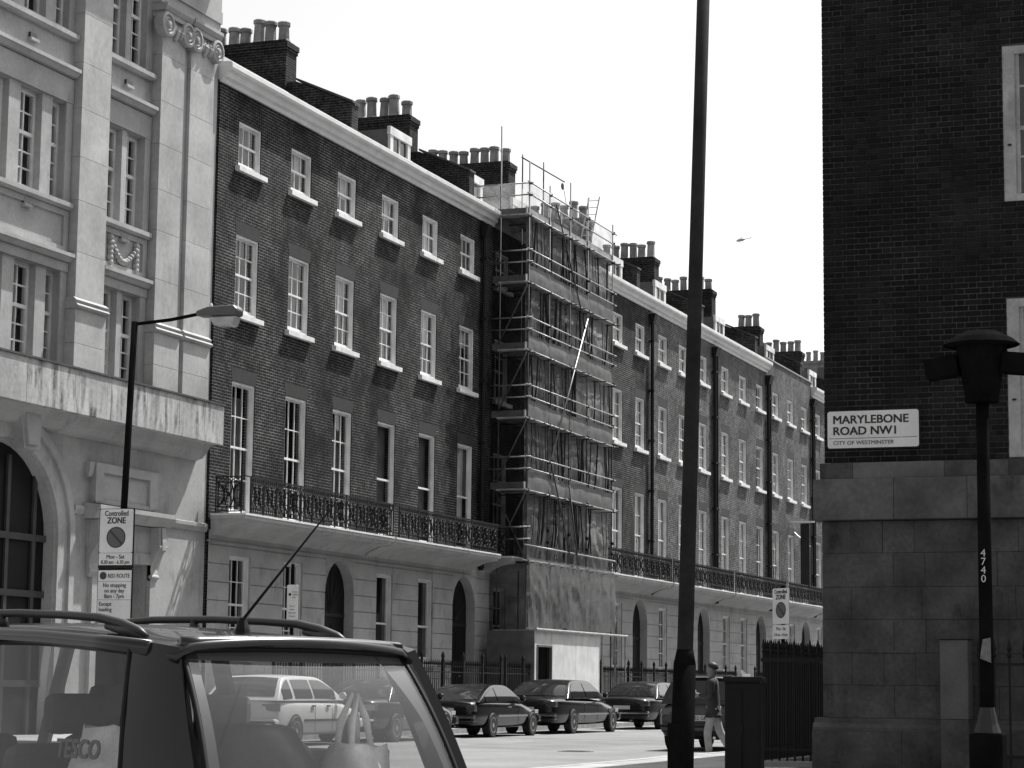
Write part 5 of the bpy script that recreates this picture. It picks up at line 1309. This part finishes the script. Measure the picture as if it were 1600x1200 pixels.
# things in the boot
def bag(name, label, loc, sx, sy, sz, m_, seed, rz=0, handles=True):
    T = thing(name, label, 'bag', loc, rz); rnd = random.Random(seed)
    b = MB(); n, k = 20, 9; vs = []
    for j in range(k + 1):
        t = j / k
        for i in range(n):
            a = 2 * math.pi * i / n
            r = (1 - .25 * t ** 3 + .10 * math.sin(3 * a + 4 * t + seed) * t + .05 * math.sin(7 * a + seed * 2 + 9 * t)) * (.85 + .15 * math.sin(math.pi * min(1, t * 1.1)))
            ce = max(abs(math.cos(a)), abs(math.sin(a))) ** -.55
            vs.append((sx * r * math.cos(a) * ce * .95, sy * r * math.sin(a) * ce * .95, sz * (t + .03 * math.sin(5 * a + seed) * t)))
    b.add(vs, [(j * n + i, j * n + (i + 1) % n, (j + 1) * n + (i + 1) % n, (j + 1) * n + i) for j in range(k) for i in range(n)] + [tuple(range(n))[::-1], tuple(range(k * n, (k + 1) * n))])
    b.build('bag_body', m_, T, smooth=True)
    if handles:
        for s in (-1, 1):
            MB().tube([(-sx * .35, s * sy * .3, sz * .92), (-sx * .3, s * sy * .25, sz * 1.25), (-sx * .05, s * sy * .1, sz * 1.55), (sx * .15, s * sy * .2, sz * 1.3), (sx * .3, s * sy * .3, sz * .92)], [.012, .016, .012, .016, .012], 6).build('handle', m_, T, smooth=True)
    return T
hv = Vector((-math.sin(R(62.7)), math.cos(R(62.7)), 0)); rv = Vector((math.cos(R(62.7)), math.sin(R(62.7)), 0)); E0 = Vector((-3.813, 8.231, 0))
def inside(x, y, z): return tuple(E0 + rv * x + hv * y + Vector((0, 0, z)))
poly_w = mat('white_carrier_plastic', .75, .35, .2, 6)
tb_ = bag('carrier_bag', 'white supermarket carrier bag behind the estate side window', inside(-.50, .76, .62), .20, .26, .45, poly_w, 2, R(62.7), False)
text('TESCO', .105, sign_grey, tb_, (-.205, .17, .33), rot=(R(83), 0, R(-90)), bold=.003, ext=.004)
bag('carrier_bag', 'white carrier bag with tied handles behind the estate tailgate glass', inside(.33, .30, .62), .17, .16, .38, poly_w, 5, R(62.7))
bag('holdall', 'dark crumpled holdall behind the estate tailgate glass, left of the carrier bag', inside(-.10, .46, .62), .34, .26, .46, mat('dark_holdall', .03, .4, .3, 8, .3, 15), 9, R(62.7), False)
pb = thing('cardboard_box', 'pale cardboard box at the right side of the estate boot', 'box', inside(.46, .62, .62), R(58))
MB().box(-.2, .2, -.14, .14, 0, .36).build('box_body', mat('cardboard', .2, .8, .15, 6), pb, bevel=.006)
MB().box(-.2, .2, -.03, .03, .3605, .362).build('packing_tape', mat('packing_tape', .32, .3, .1, 5), pb)

# ================================================================== THE WALKING MAN
MN = thing('person', 'man in dark jacket and pale trousers holding a pale packet, by the dark hatchback', 'person', (-11.06, 39.9, 0), R(98))
skin_m = mat('skin', .2, .6, .08, 8); hair_m = mat('dark_hair', .015, .6, .3, 20); jk = mat('dark_jacket', .03, .85, .3, 7); tz = mat('pale_trousers', .32, .85, .15, 7)
def skinned(name, verts, edges, m_, root, levels=2):
    me = bpy.data.meshes.new(name); me.from_pydata([v[:3] for v in verts], edges, []); me.materials.append(m_)
    o = link(name, me, MN); sk = o.modifiers.new('skin', 'SKIN'); sk.use_smooth_shade = True
    me.skin_vertices.new() if not me.skin_vertices else None
    for i, v in enumerate(verts):
        d = me.skin_vertices[0].data[i]; d.radius = (v[3], v[4] if len(v) > 4 else v[3]); d.use_root = (i == root)
    sb = o.modifiers.new('sub', 'SUBSURF'); sb.levels = sb.render_levels = levels
    return o
# local axes: +y the way he faces, x to his right
J_ = dict(pel=(0, 0, .90), chest=(0, .03, 1.22), neckb=(0, .02, 1.40), neck=(0, .03, 1.47),
    lh=(-.09, 0, .86), lk=(-.10, .10, .47), la=(-.10, .06, .09), rh=(.09, 0, .86), rk=(.10, -.10, .48), ra=(.11, -.30, .13),
    ls=(-.18, .02, 1.36), le=(-.22, .03, 1.09), lw=(-.13, .25, 1.14), rs=(.18, .02, 1.36), re=(.23, .02, 1.09), rw=(.10, .26, 1.12))
def chain(keys, radii): return [J_[k] + ((r,) if not isinstance(r, tuple) else r) for k, r in zip(keys, radii)]
bv = chain(['pel', 'chest', 'neckb', 'neck', 'lh', 'lk', 'la', 'rh', 'rk', 'ra', 'ls', 'le', 'lw', 'rs', 're', 'rw'], [(.14, .10), (.15, .10), .07, .052, .08, .055, .04, .08, .055, .04, .06, .045, .032, .06, .045, .032])
be = [(0, 1), (1, 2), (2, 3), (0, 4), (4, 5), (5, 6), (0, 7), (7, 8), (8, 9), (2, 10), (10, 11), (11, 12), (2, 13), (13, 14), (14, 15)]
# head: skull, jaw, nose as part of the same surface
hd0 = len(bv); bv += [(0, .045, 1.545, .075, .088), (0, .035, 1.615, .078, .095), (0, .03, 1.665, .055, .07), (0, .125, 1.565, .012)]; be += [(3, hd0), (hd0, hd0 + 1), (hd0 + 1, hd0 + 2), (hd0, hd0 + 3)]
for s, wi in ((-1, 12), (1, 15)):   # hands: palm, four fingers and a thumb
    wx, wy, wz = bv[wi][:3]; p0 = len(bv); bv.append((wx - s * .03, wy + .055, wz + .005, .028)); be.append((wi, p0))
    for k in range(4):
        a = len(bv); bv += [(wx - s * (.045 + .004 * k), wy + .085 + .004 * (k % 3), wz + .03 - .02 * k, .009), (wx - s * .085, wy + .10, wz + .028 - .02 * k, .008)]; be += [(p0, a), (a, a + 1)]
    a = len(bv); bv += [(wx - s * .03, wy + .06, wz + .045, .010), (wx - s * .055, wy + .09, wz + .055, .008)]; be += [(p0, a), (a, a + 1)]
skinned('body', bv, be, skin_m, 0)
jv = chain(['pel', 'chest', 'neckb', 'ls', 'le', 'lw', 'rs', 're', 'rw'], [(.19, .14), (.185, .135), .095, .085, .066, .048, .085, .066, .048]); jv.append((0, 0, .78, .205, .16))
skinned('jacket', jv, [(0, 1), (1, 2), (2, 3), (3, 4), (4, 5), (2, 6), (6, 7), (7, 8), (0, 9)], jk, 0)
tv = chain(['pel', 'lh', 'lk', 'la', 'rh', 'rk', 'ra'], [(.12, .09), .085, .078, .066, .085, .078, .064])
skinned('trousers', tv, [(0, 1), (1, 2), (2, 3), (0, 4), (4, 5), (5, 6)], tz, 0)
hr = MB()
for j in range(8):
    for i in range(18):
        th = j / 7 * 1.75; a = 2 * math.pi * i / 18
        front = max(0, math.sin(a)); th2 = th * (1 - .42 * front)
        hr.v.append((.088 * math.sin(th2) * math.cos(a), .02 + .108 * math.sin(th2) * math.sin(a) - .005, 1.612 + .112 * math.cos(th2)))
hr.f = [(j * 18 + i, j * 18 + (i + 1) % 18, (j + 1) * 18 + (i + 1) % 18, (j + 1) * 18 + i) for j in range(7) for i in range(18)]
hr.build('hair', hair_m, MN, smooth=True)
for s in (-1, 1):
    MB().lathe([(.0, -.012), (.012, -.006), (.013, .006), (.0, .012)], (s * .028, .118, 1.592), 8, 1).build('eye', sign_ink, MN)
    MB().lathe([(.0, -.01), (.026, -.006), (.03, .004), (.0, .012)], (s * .083, .035, 1.585), 10, 0).build('ear', skin_m, MN)
MB().box(-.025, .025, .118, .126, 1.525, 1.532).build('mouth', mat('lips', .14, .6, 0), MN)
for (x, y, z, t) in ((-.10, .10, .0, 0), (.11, -.25, .03, R(-18))):
    MB().prism([(-.13, .0), (.15, .0), (.16, .03), (.08, .08), (-.02, .11), (-.12, .11)], 0, -.045, .045).build('shoe', mat('dark_shoe', .02, .5, .2, 5), MN, loc=(x, y, z), rot=(t, 0, 0), bevel=.015)
PK = thing('packet', 'pale packet held in the walking man\'s hands', 'packet', (-11.06 - .36 * math.sin(R(98)), 39.9 + .36 * math.cos(R(98)), 1.13), R(98))
MB().box(-.10, .12, -.03, .05, -.05, .09).build('packet_body', mat('packet_paper', .3, .7, .2, 8), PK, bevel=.006)
MB().box(-.101, .121, -.031, -.0, .03, .05).build('packet_label', mat('packet_print', .1, .7, .1, 8), PK)
